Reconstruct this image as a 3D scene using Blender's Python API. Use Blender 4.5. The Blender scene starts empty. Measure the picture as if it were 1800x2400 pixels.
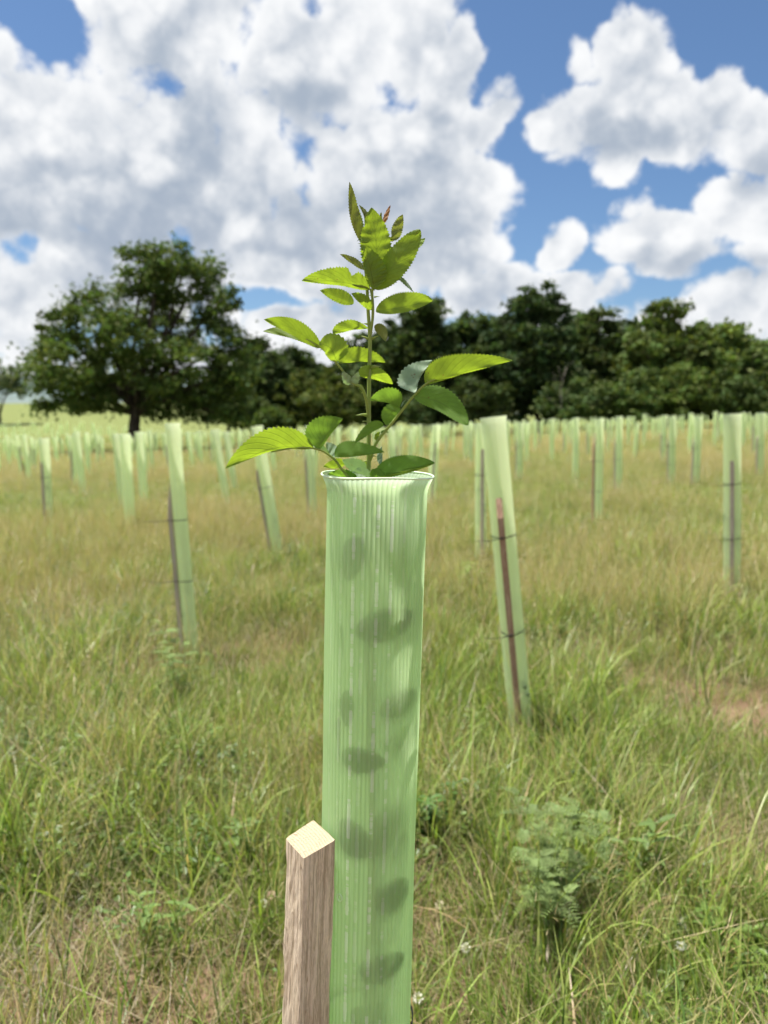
import bpy, bmesh, math, random
import numpy as np
from mathutils import Vector, Matrix

# ------------------------------------------------------------------ camera
R = math.radians
F = 1750.0                       # focal length in pixels of the 1800 x 2400 frame
PITCH = math.atan(215.0 / F)     # horizon sits at y = 985 of 2400
CAMZ = 1.25
sc = bpy.context.scene
col = sc.collection
cam_d = bpy.data.cameras.new('camera')
cam = bpy.data.objects.new('camera', cam_d)
col.objects.link(cam)
cam.location = (0, 0, CAMZ)
cam.rotation_euler = (math.pi / 2 - PITCH, 0, 0)
cam_d.sensor_fit = 'AUTO'
cam_d.sensor_width = 36.0
cam_d.lens = 36.0 * F / 2400.0
cam_d.clip_start = 0.02
cam_d.clip_end = 3000
cam_d.dof.use_dof = True
cam_d.dof.focus_distance = 0.79
cam_d.dof.aperture_fstop = 5.6
sc.camera = cam

SUN_EL, SUN_AZ = 73.0, -70.0     # degrees; azimuth from +Y (view direction) towards +X
SUN_S, SKY_S, EXPO = 5.0, 0.10, 1.05
SKY_K = 0.515                     # sky and cloud radiance that goes with that exposure

CP, SP = math.cos(PITCH), math.sin(PITCH)
def ray(px, py):
    u, v = (px - 900.0) / F, -(py - 1200.0) / F
    return Vector((u, CP + v * SP, -SP + v * CP))
def azel(px, py):
    d = ray(px, py).normalized()
    return math.atan2(d.x, d.y), math.asin(d.z)

# ------------------------------------------------------------------ world
world = bpy.data.worlds.new('World')
sc.world = world
world.use_nodes = True
WN, WL = world.node_tree.nodes, world.node_tree.links
WN.clear()

def mk(nt, kind, **kw):
    n = nt.nodes.new(kind)
    for k, v in kw.items():
        setattr(n, k, v)
    return n
def put(nt, sock, v):
    if isinstance(v, bpy.types.NodeSocket):
        nt.links.new(v, sock)
    else:
        if sock.type == 'VECTOR' and not isinstance(v, (int, float)): v = tuple(v)[:3]
        sock.default_value = v
def M(nt, op, a, b=None, c=None, clamp=False):
    n = mk(nt, 'ShaderNodeMath', operation=op, use_clamp=clamp)
    put(nt, n.inputs[0], a)
    if b is not None: put(nt, n.inputs[1], b)
    if c is not None: put(nt, n.inputs[2], c)
    return n.outputs[0]
def V(nt, op, a, b=None, s=None):
    n = mk(nt, 'ShaderNodeVectorMath', operation=op)
    put(nt, n.inputs[0], a)
    if b is not None: put(nt, n.inputs[1], b)
    if s is not None: put(nt, n.inputs['Scale'], s)
    return n.outputs['Value'] if op in ('DOT_PRODUCT', 'LENGTH', 'DISTANCE') else n.outputs[0]
def MIXC(nt, f, a, b, blend='MIX'):
    n = mk(nt, 'ShaderNodeMix', data_type='RGBA', blend_type=blend)
    put(nt, n.inputs[0], f)
    put(nt, n.inputs[6], a)
    put(nt, n.inputs[7], b)
    return n.outputs[2]
def RANGE(nt, v, a, b, c=0.0, d=1.0, kind='SMOOTHSTEP'):
    n = mk(nt, 'ShaderNodeMapRange', interpolation_type=kind)
    for i, x in enumerate((v, a, b, c, d)):
        put(nt, n.inputs[i], x)
    return n.outputs[0]
def NOISE(nt, vec, scale, detail=4.0, rough=0.55, dist=0.0, out=0):
    n = mk(nt, 'ShaderNodeTexNoise')
    if vec is not None: put(nt, n.inputs['Vector'], vec)
    n.inputs['Scale'].default_value = scale
    n.inputs['Detail'].default_value = detail
    n.inputs['Roughness'].default_value = rough
    n.inputs['Distortion'].default_value = dist
    return n.outputs[out]
def VORO(nt, vec, scale, feature='SMOOTH_F1', smooth=0.6):
    n = mk(nt, 'ShaderNodeTexVoronoi', feature=feature)
    put(nt, n.inputs['Vector'], vec)
    n.inputs['Scale'].default_value = scale
    if feature == 'SMOOTH_F1': n.inputs['Smoothness'].default_value = smooth
    return n.outputs['Distance']

# clouds: (x, y, rx, ry, strength) in frame pixels, turned into sky directions
CLOUDS = [
    (400, 110, 200, 165, 1), (150, 350, 260, 170, 1), (40, 500, 230, 190, 1), (440, 420, 300, 270, 1),
    (770, 150, 210, 150, 1), (960, 110, 110, 120, 1), (1060, 110, 75, 90, 1), (1040, 270, 100, 170, 1), (880, 420, 260, 230, 1),
    (1190, 235, 70, 66, .95), (1140, 310, 95, 90, .95), (760, 570, 420, 200, 1), (1060, 520, 150, 200, 1),
    (290, 610, 340, 130, 1), (1140, 690, 180, 75, .9), (800, 750, 320, 85, .95), (20, 700, 140, 100, .95),
    (1485, 120, 78, 85, .95), (1520, 240, 110, 90, 1), (1320, 290, 95, 78, .95), (1420, 330, 140, 90, 1), (1440, 400, 75, 65, .9),
    (1600, 300, 130, 85, 1), (1680, 240, 80, 75, .95), (1810, 320, 120, 90, 1), (1740, 440, 100, 75, .95), (1820, 470, 90, 100, 1), (1560, 565, 140, 78, .95),
    (1315, 590, 52, 62, .9), (1330, 700, 170, 62, .9), (1780, 720, 200, 90, .95), (1800, 610, 70, 60, .8),
    (0, 130, 48, 48, .7), (1560, 770, 260, 75, .85), (200, 860, 500, 70, .5), (700, 850, 500, 80, .75), (1500, 850, 500, 80, .85), (0, 800, 160, 50, .75),
    (200, 40, 40, 55, .45), (1385, 130, 26, 50, .5),
]
HOLES = [(572, 118, 40, 60, .4), (650, 688, 120, 36, 1.0), (452, 545, 36, 60, .5),
         (30, 590, 85, 40, .7), (735, 30, 60, 26, .4)]
GREY = [(380, 520, 330, 150, 1), (60, 560, 170, 90, .7), (480, 330, 100, 100, .6), (730, 520, 280, 110, .9), (990, 590, 170, 110, .85),
        (760, 245, 130, 55, .8), (1010, 330, 70, 110, .6), (1480, 350, 110, 60, .8), (1570, 610, 130, 45, .9), (1790, 370, 90, 60, .5),
        (1760, 640, 120, 40, .5), (900, 690, 250, 45, .5), (420, 170, 70, 60, .4)]

def cloud_fields():
    g = bpy.data.node_groups.new('cloud_layout', 'ShaderNodeTree')
    g.interface.new_socket('Dir', in_out='INPUT', socket_type='NodeSocketVector')
    g.interface.new_socket('Cover', in_out='OUTPUT', socket_type='NodeSocketFloat')
    g.interface.new_socket('Shade', in_out='OUTPUT', socket_type='NodeSocketFloat')
    gi, go = g.nodes.new('NodeGroupInput'), g.nodes.new('NodeGroupOutput')
    d = gi.outputs[0]
    s = mk(g, 'ShaderNodeSeparateXYZ'); put(g, s.inputs[0], d)
    az = M(g, 'ARCTAN2', s.outputs[0], s.outputs[1])
    el = M(g, 'ARCSINE', s.outputs[2])
    warp = V(g, 'SUBTRACT', NOISE(g, d, 8.0, 2.0, 0.5, out=1), (0.5, 0.5, 0.5))
    cb = mk(g, 'ShaderNodeCombineXYZ'); put(g, cb.inputs[0], az); put(g, cb.inputs[1], el)
    n = mk(g, 'ShaderNodeVectorMath', operation='MULTIPLY_ADD')
    put(g, n.inputs[0], warp); put(g, n.inputs[1], (0.10, 0.10, 0)); put(g, n.inputs[2], cb.outputs[0])
    p = n.outputs[0]
    def field(lst, top):
        acc = None
        for (x, y, rx, ry, w) in lst:
            a, e = azel(x, y)
            k = math.sqrt(0.95 * w)
            n = mk(g, 'ShaderNodeVectorMath', operation='MULTIPLY_ADD')
            put(g, n.inputs[0], p); put(g, n.inputs[1], (k * F / rx, k * F / ry, 0)); put(g, n.inputs[2], (-a * k * F / rx, -e * k * F / ry, 0))
            v = M(g, 'SUBTRACT', top * w, V(g, 'DOT_PRODUCT', n.outputs[0], n.outputs[0]))
            acc = v if acc is None else M(g, 'MAXIMUM', acc, v)
        return acc
    f = field(CLOUDS, 0.97)
    h = M(g, 'MAXIMUM', field(HOLES, 1.0), 0.0)
    f = M(g, 'MULTIPLY_ADD', h, -1.0, f)
    gr = M(g, 'MAXIMUM', field(GREY, 1.0), 0.0)
    # outside the frame the sky goes on with the same kind of broken cumulus
    lo = NOISE(g, V(g, 'MULTIPLY', d, (1, 1, 1.9)), 2.6, 2.0, 0.5)
    rest = M(g, 'MULTIPLY_ADD', lo, 6.0, -2.45)
    m = M(g, 'MAXIMUM', M(g, 'DIVIDE', M(g, 'ABSOLUTE', az), 0.56), M(g, 'DIVIDE', M(g, 'ABSOLUTE', M(g, 'SUBTRACT', el, 0.20)), 0.30))
    mask = RANGE(g, m, 0.92, 1.25)
    def blend(a, b):
        mx = mk(g, 'ShaderNodeMix', data_type='FLOAT')
        put(g, mx.inputs[0], mask); put(g, mx.inputs[2], a); put(g, mx.inputs[3], b)
        return mx.outputs[0]
    put(g, go.inputs[0], blend(f, rest))
    put(g, go.inputs[1], blend(gr, M(g, 'MULTIPLY', M(g, 'MAXIMUM', rest, 0.0), 0.6)))
    return g
def cloud_billows():
    g = bpy.data.node_groups.new('cloud_billows', 'ShaderNodeTree')
    g.interface.new_socket('Dir', in_out='INPUT', socket_type='NodeSocketVector')
    g.interface.new_socket('Billow', in_out='OUTPUT', socket_type='NodeSocketFloat')
    gi, go = g.nodes.new('NodeGroupInput'), g.nodes.new('NodeGroupOutput')
    d = gi.outputs[0]
    n1 = NOISE(g, d, 12.0, 6.0, 0.58)
    dw = V(g, 'ADD', d, V(g, 'SCALE', NOISE(g, d, 20.0, 2.0, 0.5, out=1), s=0.05))
    v1 = VORO(g, dw, 18.0, 'F1')
    v2 = VORO(g, dw, 42.0, 'F1')
    t = M(g, 'MULTIPLY_ADD', n1, 2.6, -1.3)
    t = M(g, 'ADD', t, M(g, 'MULTIPLY_ADD', v1, -1.1, 0.5))
    t = M(g, 'ADD', t, M(g, 'MULTIPLY_ADD', v2, -0.55, 0.24))
    put(g, go.inputs[0], M(g, 'MULTIPLY', t, 0.72))
    return g
nt = world.node_tree
tc = mk(nt, 'ShaderNodeTexCoord')
dirv = V(nt, 'NORMALIZE', tc.outputs['Generated'])
lay = mk(nt, 'ShaderNodeGroup'); lay.node_tree = cloud_fields(); put(nt, lay.inputs[0], dirv)
CB = cloud_billows()
def billow(v):
    n = mk(nt, 'ShaderNodeGroup'); n.node_tree = CB
    put(nt, n.inputs[0], v)
    return n.outputs[0]
b0 = billow(dirv)
b1 = billow(V(nt, 'ADD', dirv, (-0.012, 0.0, 0.026)))
fray = NOISE(nt, dirv, 60.0, 4.0, 0.65)
d0 = M(nt, 'ADD', M(nt, 'ADD', lay.outputs[0], b0), M(nt, 'MULTIPLY_ADD', fray, 0.5, -0.25))
alpha = RANGE(nt, d0, -0.10, 0.40)
edge = RANGE(nt, d0, 0.8, 0.1)
broad = NOISE(nt, dirv, 7.0, 3.0, 0.5)
lum = M(nt, 'MULTIPLY_ADD', M(nt, 'SUBTRACT', b0, b1), 0.52, 0.50)
lum = M(nt, 'MULTIPLY_ADD', b0, 0.36, lum)
lum = M(nt, 'MULTIPLY_ADD', lay.outputs[1], -0.46, lum)
lum = M(nt, 'MULTIPLY_ADD', edge, 0.30, lum)
lum = M(nt, 'ADD', lum, M(nt, 'MULTIPLY_ADD', broad, 1.0, -0.50))
lum = RANGE(nt, lum, -0.22, 1.0)
ccol = MIXC(nt, lum, (0.38, 0.445, 0.54, 1), (0.93, 0.94, 0.95, 1))
ccol = V(nt, 'SCALE', ccol, s=SKY_K / SKY_S)
sky = mk(nt, 'ShaderNodeTexSky', sky_type='NISHITA')
sky.sun_disc = False
sky.sun_elevation = R(SUN_EL)
sky.sun_rotation = R(SUN_AZ)
sky.air_density = 1.0; sky.dust_density = 0.6; sky.ozone_density = 2.2
skyc = MIXC(nt, 1.0, sky.outputs[0], (0.86 * SKY_K, 1.02 * SKY_K, 1.16 * SKY_K, 1), 'MULTIPLY')
mixed = MIXC(nt, alpha, skyc, ccol)
bg = mk(nt, 'ShaderNodeBackground')
put(nt, bg.inputs[0], mixed); bg.inputs[1].default_value = SKY_S
wo = mk(nt, 'ShaderNodeOutputWorld')
nt.links.new(bg.outputs[0], wo.inputs[0])
world.cycles.sampling_method = 'MANUAL'
world.cycles.sample_map_resolution = 512

# ------------------------------------------------------------------ sun, exposure, renderer
sun_d = bpy.data.lights.new('sun', 'SUN')
sun_d.energy = SUN_S; sun_d.angle = R(3.0); sun_d.color = (1.0, 0.95, 0.87)
sun = bpy.data.objects.new('sun', sun_d)
col.objects.link(sun)
sv = Vector((math.sin(R(SUN_AZ)) * math.cos(R(SUN_EL)), math.cos(R(SUN_AZ)) * math.cos(R(SUN_EL)), math.sin(R(SUN_EL))))
sun.rotation_euler = sv.to_track_quat('Z', 'Y').to_euler()
sun.location = (0, 0, 30)
vs = sc.view_settings
vs.view_transform = 'Standard'; vs.look = 'None'; vs.exposure = EXPO; vs.gamma = 1.0; vs.use_curve_mapping = False
sc.render.engine = 'CYCLES'
cy = sc.cycles
cy.max_bounces = 8; cy.diffuse_bounces = 4; cy.glossy_bounces = 2; cy.transmission_bounces = 6
cy.transparent_max_bounces = 16
cy.use_denoising = True
cy.use_adaptive_sampling = True; cy.adaptive_threshold = 0.03
cy.sample_clamp_indirect = 6.0
cy.caustics_reflective = False; cy.caustics_refractive = False

# ------------------------------------------------------------------ helpers
rng = np.random.default_rng(11)
random.seed(11)
def sstep(a, b, x):
    t = np.clip((np.asarray(x, float) - a) / (b - a), 0, 1)
    return t * t * (3 - 2 * t)
def terrain(x, y):
    x = np.asarray(x, float); y = np.asarray(y, float)
    yy = np.maximum(y, 0.0)
    a = 0.018 + 0.020 * sstep(5, 40, yy)
    xc = 45 * np.tanh(x / 45)
    h = a * xc * sstep(0, 5, np.hypot(x, yy)) - 0.0075 * np.clip(yy - 8, 0, 60)
    left = sstep(-6, -40, x)
    h = h + left * (0.0009 * np.clip(yy - 34, 0, 120) ** 2) * 0.42
    h = h + sstep(90, 200, yy) * 2.0
    h = h + 0.018 * np.sin(x * 1.7 + y * 0.6) * np.sin(y * 1.3 - x * 0.4) + 0.012 * np.sin(x * 4.1 + 1.3) * np.sin(y * 3.7)
    return h
def th(x, y): return float(terrain(x, y))
def at(px, py, depth):                       # point at a depth along the optical axis
    return Vector((0, 0, CAMZ)) + ray(px, py) * depth
def on_y(px, py, Y):                         # point of the pixel ray on the vertical plane y = Y
    d = ray(px, py)
    return Vector((0, 0, CAMZ)) + d * (Y / d.y)
def on_ground(px, py, lift=0.0):
    d = ray(px, py); t = 0.5
    while t < 400:
        p = Vector((0, 0, CAMZ)) + d * t
        if p.z < th(p.x, p.y) + lift: return p
        t *= 1.004
    return p

def tag(o, label=None, cat=None, group=None, kind=None):
    if label: o['label'] = label
    if cat: o['category'] = cat
    if group: o['group'] = group
    if kind: o['kind'] = kind
    return o
def new_mesh(name, verts, faces, mat=None, smooth=True, tint=None, uv=None):
    me = bpy.data.meshes.new(name)
    verts = np.asarray(verts, float).reshape(-1, 3)
    me.from_pydata(verts.tolist(), [], faces if isinstance(faces, list) else faces.tolist())
    if smooth:
        me.polygons.foreach_set('use_smooth', np.ones(len(me.polygons), bool))
    if tint is not None:
        a = me.attributes.new('tint', 'FLOAT_COLOR', 'POINT')
        c = np.ones((len(verts), 4), np.float32); c[:, :3] = tint
        a.data.foreach_set('color', c.ravel())
    if uv is not None:
        l = me.uv_layers.new(name='UVMap')
        idx = np.zeros(len(me.loops), np.int32); me.loops.foreach_get('vertex_index', idx)
        l.data.foreach_set('uv', np.asarray(uv, np.float32)[idx].ravel())
    if mat: me.materials.append(mat)
    me.update()
    return me
def obj(name, me, parent=None, loc=None):
    o = bpy.data.objects.new(name, me)
    col.objects.link(o)
    if parent: o.parent = parent
    if loc is not None: o.location = loc
    return o
def empty(name, loc=(0, 0, 0)):
    o = bpy.data.objects.new(name, None)
    o.empty_display_size = 0.1
    col.objects.link(o); o.location = loc
    return o
def quads_fast(name, V4, mat, tint):         # many loose quads, (n,4,3)
    n = len(V4)
    me = bpy.data.meshes.new(name)
    me.vertices.add(n * 4); me.vertices.foreach_set('co', np.asarray(V4, np.float32).ravel())
    me.loops.add(n * 4); me.loops.foreach_set('vertex_index', np.arange(n * 4, dtype=np.int32))
    me.polygons.add(n)
    me.polygons.foreach_set('loop_start', np.arange(0, n * 4, 4, dtype=np.int32))
    a = me.attributes.new('tint', 'FLOAT_COLOR', 'POINT')
    c = np.ones((n, 4, 4), np.float32); c[:, :, :3] = np.asarray(tint)[:, None, :]
    a.data.foreach_set('color', c.ravel())
    me.materials.append(mat); me.update(calc_edges=True); me.validate()
    return me
def tube_path(pts, radii, n=8, cap=True):
    pts = [Vector(p) for p in pts]
    vs_, fs = [], []
    prev = None
    for i, p in enumerate(pts):
        t = (pts[min(i + 1, len(pts) - 1)] - pts[max(i - 1, 0)]).normalized()
        ref = prev if prev is not None else (Vector((1, 0, 0)) if abs(t.x) < .9 else Vector((0, 1, 0)))
        a = (ref - t * ref.dot(t)).normalized(); b = t.cross(a); prev = a
        for k in range(n):
            an = 2 * math.pi * k / n
            vs_.append(p + (a * math.cos(an) + b * math.sin(an)) * radii[i])
    for i in range(len(pts) - 1):
        for k in range(n):
            fs.append((i * n + k, i * n + (k + 1) % n, (i + 1) * n + (k + 1) % n, (i + 1) * n + k))
    if cap:
        fs.append(tuple(range(n))[::-1]); fs.append(tuple(range((len(pts) - 1) * n, len(pts) * n)))
    return vs_, fs
def merge(parts):
    vs_, fs = [], []
    for v, f in parts:
        o = len(vs_); vs_ += [tuple(x) for x in v]; fs += [tuple(i + o for i in q) for q in f]
    return vs_, fs
def spline(pts, n):
    P = [np.array(p, float) for p in pts]
    if len(P) == 2: return [P[0] + (P[1] - P[0]) * t for t in np.linspace(0, 1, n)]
    P = [2 * P[0] - P[1]] + P + [2 * P[-1] - P[-2]]
    out = []
    seg = len(P) - 3
    for u in np.linspace(0, seg, n):
        i = min(int(u), seg - 1); t = u - i
        a, b, c, d = P[i:i + 4]
        out.append(0.5 * ((2 * b) + (c - a) * t + (2 * a - 5 * b + 4 * c - d) * t * t + (3 * b - a - 3 * c + d) * t ** 3))
    return out

# ------------------------------------------------------------------ materials
def material(name):
    m = bpy.data.materials.new(name); m.use_nodes = True
    m.node_tree.nodes.clear()
    return m, m.node_tree
def finish(t, shader, disp=None):
    o = mk(t, 'ShaderNodeOutputMaterial')
    t.links.new(shader, o.inputs[0])
def princ(t, colr, rough=0.6, spec=0.4, normal=None):
    b = mk(t, 'ShaderNodeBsdfPrincipled')
    put(t, b.inputs['Base Color'], colr); put(t, b.inputs['Roughness'], rough)
    b.inputs['Specular IOR Level'].default_value = spec
    if normal is not None: t.links.new(normal, b.inputs['Normal'])
    return b.outputs[0]
def translucent(t, colr, normal=None):
    b = mk(t, 'ShaderNodeBsdfTranslucent'); put(t, b.inputs[0], colr)
    if normal is not None: t.links.new(normal, b.inputs['Normal'])
    return b.outputs[0]
def mixs(t, f, a, b):
    m = mk(t, 'ShaderNodeMixShader'); put(t, m.inputs[0], f)
    t.links.new(a, m.inputs[1]); t.links.new(b, m.inputs[2])
    return m.outputs[0]
def bump(t, h, strength, dist=0.002):
    b = mk(t, 'ShaderNodeBump'); b.inputs['Strength'].default_value = strength; b.inputs['Distance'].default_value = dist
    t.links.new(h, b.inputs['Height'])
    return b.outputs[0]
def attr(t, name):
    a = mk(t, 'ShaderNodeAttribute'); a.attribute_name = name
    return a
def leafy(name, trans=0.35, rough=0.5, spec=0.35, tboost=(1.25, 1.3, 0.7)):
    m, t = material(name)
    a = attr(t, 'tint').outputs[0]
    oi = mk(t, 'ShaderNodeObjectInfo')
    var = M(t, 'MULTIPLY_ADD', oi.outputs['Random'], 0.5, 0.75)
    c = V(t, 'SCALE', a, s=var)
    tcol = V(t, 'MULTIPLY', c, tboost)
    finish(t, mixs(t, trans, princ(t, c, rough, spec), translucent(t, tcol)))
    return m
M_GRASS = leafy('grass_blade', 0.36, 0.42, 0.45)
M_CROWN = leafy('tree_leaves', 0.30, 0.65, 0.08)
M_WEED = leafy('weed_leaves', 0.35, 0.5, 0.35)

def soil_material():
    m, t = material('soil_and_litter')
    g = mk(t, 'ShaderNodeNewGeometry'); p = g.outputs['Position']
    n1 = NOISE(t, p, 0.6, 4, 0.6); n2 = NOISE(t, p, 9.0, 6, 0.65); n3 = NOISE(t, p, 60.0, 5, 0.7)
    soil = MIXC(t, RANGE(t, n2, 0.35, 0.65), (0.14, 0.080, 0.052, 1), (0.27, 0.165, 0.115, 1))
    lit = MIXC(t, RANGE(t, n3, 0.4, 0.65), soil, (0.26, 0.19, 0.11, 1))
    sp = mk(t, 'ShaderNodeSeparateXYZ'); put(t, sp.inputs[0], p)
    far = RANGE(t, M(t, 'ADD', sp.outputs[1], M(t, 'MULTIPLY', n1, 4.0)), 6.0, 18.0)
    grassy = MIXC(t, n1, (0.115, 0.15, 0.040, 1), (0.165, 0.18, 0.062, 1))
    c = MIXC(t, far, lit, grassy)
    finish(t, princ(t, c, 0.9, 0.15, bump(t, n3, 0.9, 0.02)))
    return m
M_SOIL = soil_material()

def bark_material(name, c0, c1):
    m, t = material(name)
    g = mk(t, 'ShaderNodeTexCoord')
    p = V(t, 'MULTIPLY', g.outputs['Object'], (1, 1, 0.2))
    n = NOISE(t, p, 9.0, 6, 0.65)
    c = MIXC(t, RANGE(t, n, 0.35, 0.65), c0, c1)
    finish(t, princ(t, c, 0.9, 0.1, bump(t, n, 0.8, 0.05)))
    return m
M_BARK = bark_material('bark', (0.035, 0.026, 0.020, 1), (0.10, 0.08, 0.065, 1))
M_DEADWOOD = bark_material('dead_wood', (0.16, 0.14, 0.12, 1), (0.30, 0.27, 0.24, 1))

def wood_material(name, side0, side1, end0, end1, scale=1.0):
    m, t = material(name)
    tcn = mk(t, 'ShaderNodeTexCoord'); p = tcn.outputs['Object']
    st = V(t, 'MULTIPLY', p, (1.0, 1.0, 0.035))
    n1 = NOISE(t, st, 260 * scale, 6, 0.65, 0.3)
    n2 = NOISE(t, V(t, 'MULTIPLY', p, (1, 1, 0.12)), 700 * scale, 5, 0.75)
    n3 = NOISE(t, V(t, 'MULTIPLY', p, (1, 1, 0.3)), 14, 3, 0.5)
    f = M(t, 'ADD', M(t, 'MULTIPLY', n1, 0.6), M(t, 'MULTIPLY', n2, 0.4))
    side = MIXC(t, RANGE(t, f, 0.40, 0.60), side0, side1)
    side = MIXC(t, RANGE(t, n3, 0.5, 0.85, 0, 0.55), side, (side0[0] * 0.9, side0[1] * 0.72, side0[2] * 0.6, 1))
    cracks = RANGE(t, NOISE(t, V(t, 'MULTIPLY', p, (1, 1, 0.02)), 150 * scale, 3, 0.5), 0.28, 0.34)
    side = MIXC(t, cracks, (side0[0] * 0.4, side0[1] * 0.36, side0[2] * 0.32, 1), side)
    # end grain: growth rings cut across
    pe = V(t, 'ADD', V(t, 'MULTIPLY', p, (1, 1, 0)), (0.06, 0.05, 0))
    w = mk(t, 'ShaderNodeTexWave', wave_type='RINGS'); w.rings_direction = 'Z'
    put(t, w.inputs['Vector'], pe); w.inputs['Scale'].default_value = 95 * scale
    w.inputs['Distortion'].default_value = 2.5; w.inputs['Detail'].default_value = 3; w.inputs['Detail Scale'].default_value = 2
    pores = RANGE(t, NOISE(t, p, 900 * scale, 3, 0.6), 0.33, 0.42)
    end = MIXC(t, M(t, 'MULTIPLY', w.outputs[1], 0.7), end0, end1)
    end = MIXC(t, pores, (end0[0] * 0.45, end0[1] * 0.4, end0[2] * 0.35, 1), end)
    g = mk(t, 'ShaderNodeNewGeometry')
    nz = mk(t, 'ShaderNodeSeparateXYZ'); put(t, nz.inputs[0], tcn.outputs['Normal'])
    up = RANGE(t, nz.outputs[2], 0.45, 0.55)
    c = MIXC(t, up, side, end)
    h = M(t, 'ADD', f, M(t, 'MULTIPLY', cracks, 0.5))
    finish(t, princ(t, c, 0.85, 0.2, bump(t, h, 1.0, 0.003)))
    return m
M_STAKE = wood_material('sawn_oak', (0.43, 0.345, 0.245, 1), (0.80, 0.685, 0.53, 1), (0.42, 0.335, 0.23, 1), (0.56, 0.465, 0.335, 1))
M_STAKE2 = wood_material('weathered_stake', (0.32, 0.27, 0.22, 1), (0.58, 0.50, 0.42, 1), (0.45, 0.36, 0.26, 1), (0.6, 0.5, 0.38, 1), 0.5)
M_STAKE3 = wood_material('reddish_stake', (0.30, 0.175, 0.115, 1), (0.52, 0.36, 0.26, 1), (0.45, 0.36, 0.26, 1), (0.6, 0.5, 0.38, 1), 0.5)

def plastic(name, near):
    m, t = material(name)
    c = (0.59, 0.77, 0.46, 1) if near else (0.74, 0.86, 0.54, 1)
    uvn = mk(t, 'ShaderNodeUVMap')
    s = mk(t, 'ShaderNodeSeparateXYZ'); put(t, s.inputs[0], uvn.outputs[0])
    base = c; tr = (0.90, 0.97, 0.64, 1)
    clear = 0.13
    if near:
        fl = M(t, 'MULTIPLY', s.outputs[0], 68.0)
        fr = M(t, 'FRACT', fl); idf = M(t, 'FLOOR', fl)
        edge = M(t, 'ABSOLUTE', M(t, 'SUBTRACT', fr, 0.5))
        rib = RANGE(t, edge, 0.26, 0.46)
        wn = mk(t, 'ShaderNodeTexWhiteNoise', noise_dimensions='1D'); put(t, wn.inputs['W'], idf)
        rv = wn.outputs['Value']
        # water marks drying inside a few of the flutes
        cb = mk(t, 'ShaderNodeCombineXYZ')
        put(t, cb.inputs[0], M(t, 'MULTIPLY', idf, 7.31)); put(t, cb.inputs[1], M(t, 'MULTIPLY', s.outputs[1], 9.0))
        sn = NOISE(t, cb.outputs[0], 3.6, 6, 0.75)
        sel = None
        for k, w in ((29, 1.0), (34, 1.0), (37, 0.75), (31, 0.45), (26, 0.3), (40, 0.25), (23, 0.2)):
            e = M(t, 'MULTIPLY', M(t, 'COMPARE', idf, float(k), 0.4), w)
            sel = e if sel is None else M(t, 'ADD', sel, e)
        wid = RANGE(t, M(t, 'ADD', M(t, 'MULTIPLY', edge, 0.5), M(t, 'MULTIPLY', sel, -0.30)), 0.02, -0.10)
        fat = RANGE(t, sn, 0.40, 0.64, 0.26, 0.55, 'LINEAR')
        streak = M(t, 'MULTIPLY', M(t, 'MULTIPLY', RANGE(t, sn, 0.47, 0.52), sel), RANGE(t, edge, fat, M(t, 'SUBTRACT', fat, 0.14)), clamp=True)
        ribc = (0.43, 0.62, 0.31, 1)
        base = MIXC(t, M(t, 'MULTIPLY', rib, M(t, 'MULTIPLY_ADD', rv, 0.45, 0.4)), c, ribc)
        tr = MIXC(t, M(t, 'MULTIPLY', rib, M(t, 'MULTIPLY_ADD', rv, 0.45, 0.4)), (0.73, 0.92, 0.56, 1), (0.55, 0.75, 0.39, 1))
        base = MIXC(t, M(t, 'MULTIPLY', streak, 0.95), base, (0.92, 0.97, 0.86, 1))
        tr = MIXC(t, M(t, 'MULTIPLY', streak, 0.95), tr, (0.97, 1.0, 0.92, 1))
        dn = NOISE(t, V(t, 'MULTIPLY', uvn.outputs[0], (18, 2.0, 1)), 1.0, 4, 0.6)
        base = MIXC(t, RANGE(t, dn, 0.45, 0.75, 0, 0.45), base, (0.50, 0.64, 0.37, 1))
        tr = MIXC(t, RANGE(t, dn, 0.45, 0.75, 0, 0.40), tr, (0.60, 0.78, 0.44, 1))
        scuff = RANGE(t, NOISE(t, V(t, 'MULTIPLY', uvn.outputs[0], (90, 26, 1)), 1.0, 5, 0.75), 0.64, 0.72)
        base = MIXC(t, M(t, 'MULTIPLY', scuff, 0.35), base, (0.80, 0.86, 0.70, 1))
        rim = RANGE(t, s.outputs[1], 0.9915, 0.9985)
        base = MIXC(t, rim, base, (0.74, 0.92, 0.70, 1)); tr = MIXC(t, rim, tr, (0.78, 0.95, 0.72, 1))
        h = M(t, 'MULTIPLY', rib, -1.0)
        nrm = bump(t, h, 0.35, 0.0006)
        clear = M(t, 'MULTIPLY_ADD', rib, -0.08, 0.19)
    else:
        nrm = None
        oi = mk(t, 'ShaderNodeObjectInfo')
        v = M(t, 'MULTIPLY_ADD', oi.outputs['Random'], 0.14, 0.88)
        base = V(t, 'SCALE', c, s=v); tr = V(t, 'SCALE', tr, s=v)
    a = princ(t, base, 0.38, 0.35, nrm)
    b = translucent(t, tr, nrm)
    sh = mixs(t, 0.58, a, b)
    tp = mk(t, 'ShaderNodeBsdfTransparent'); tp.inputs[0].default_value = (0.75, 0.95, 0.62, 1)
    sh = mixs(t, clear, sh, tp.outputs[0])
    finish(t, sh)
    return m
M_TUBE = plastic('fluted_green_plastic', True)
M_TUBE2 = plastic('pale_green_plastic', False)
def plain(name, c, rough=0.5, spec=0.4):
    m, t = material(name); finish(t, princ(t, c, rough, spec)); return m
M_TIE = plain('black_nylon', (0.012, 0.012, 0.014, 1), 0.35, 0.5)
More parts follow.
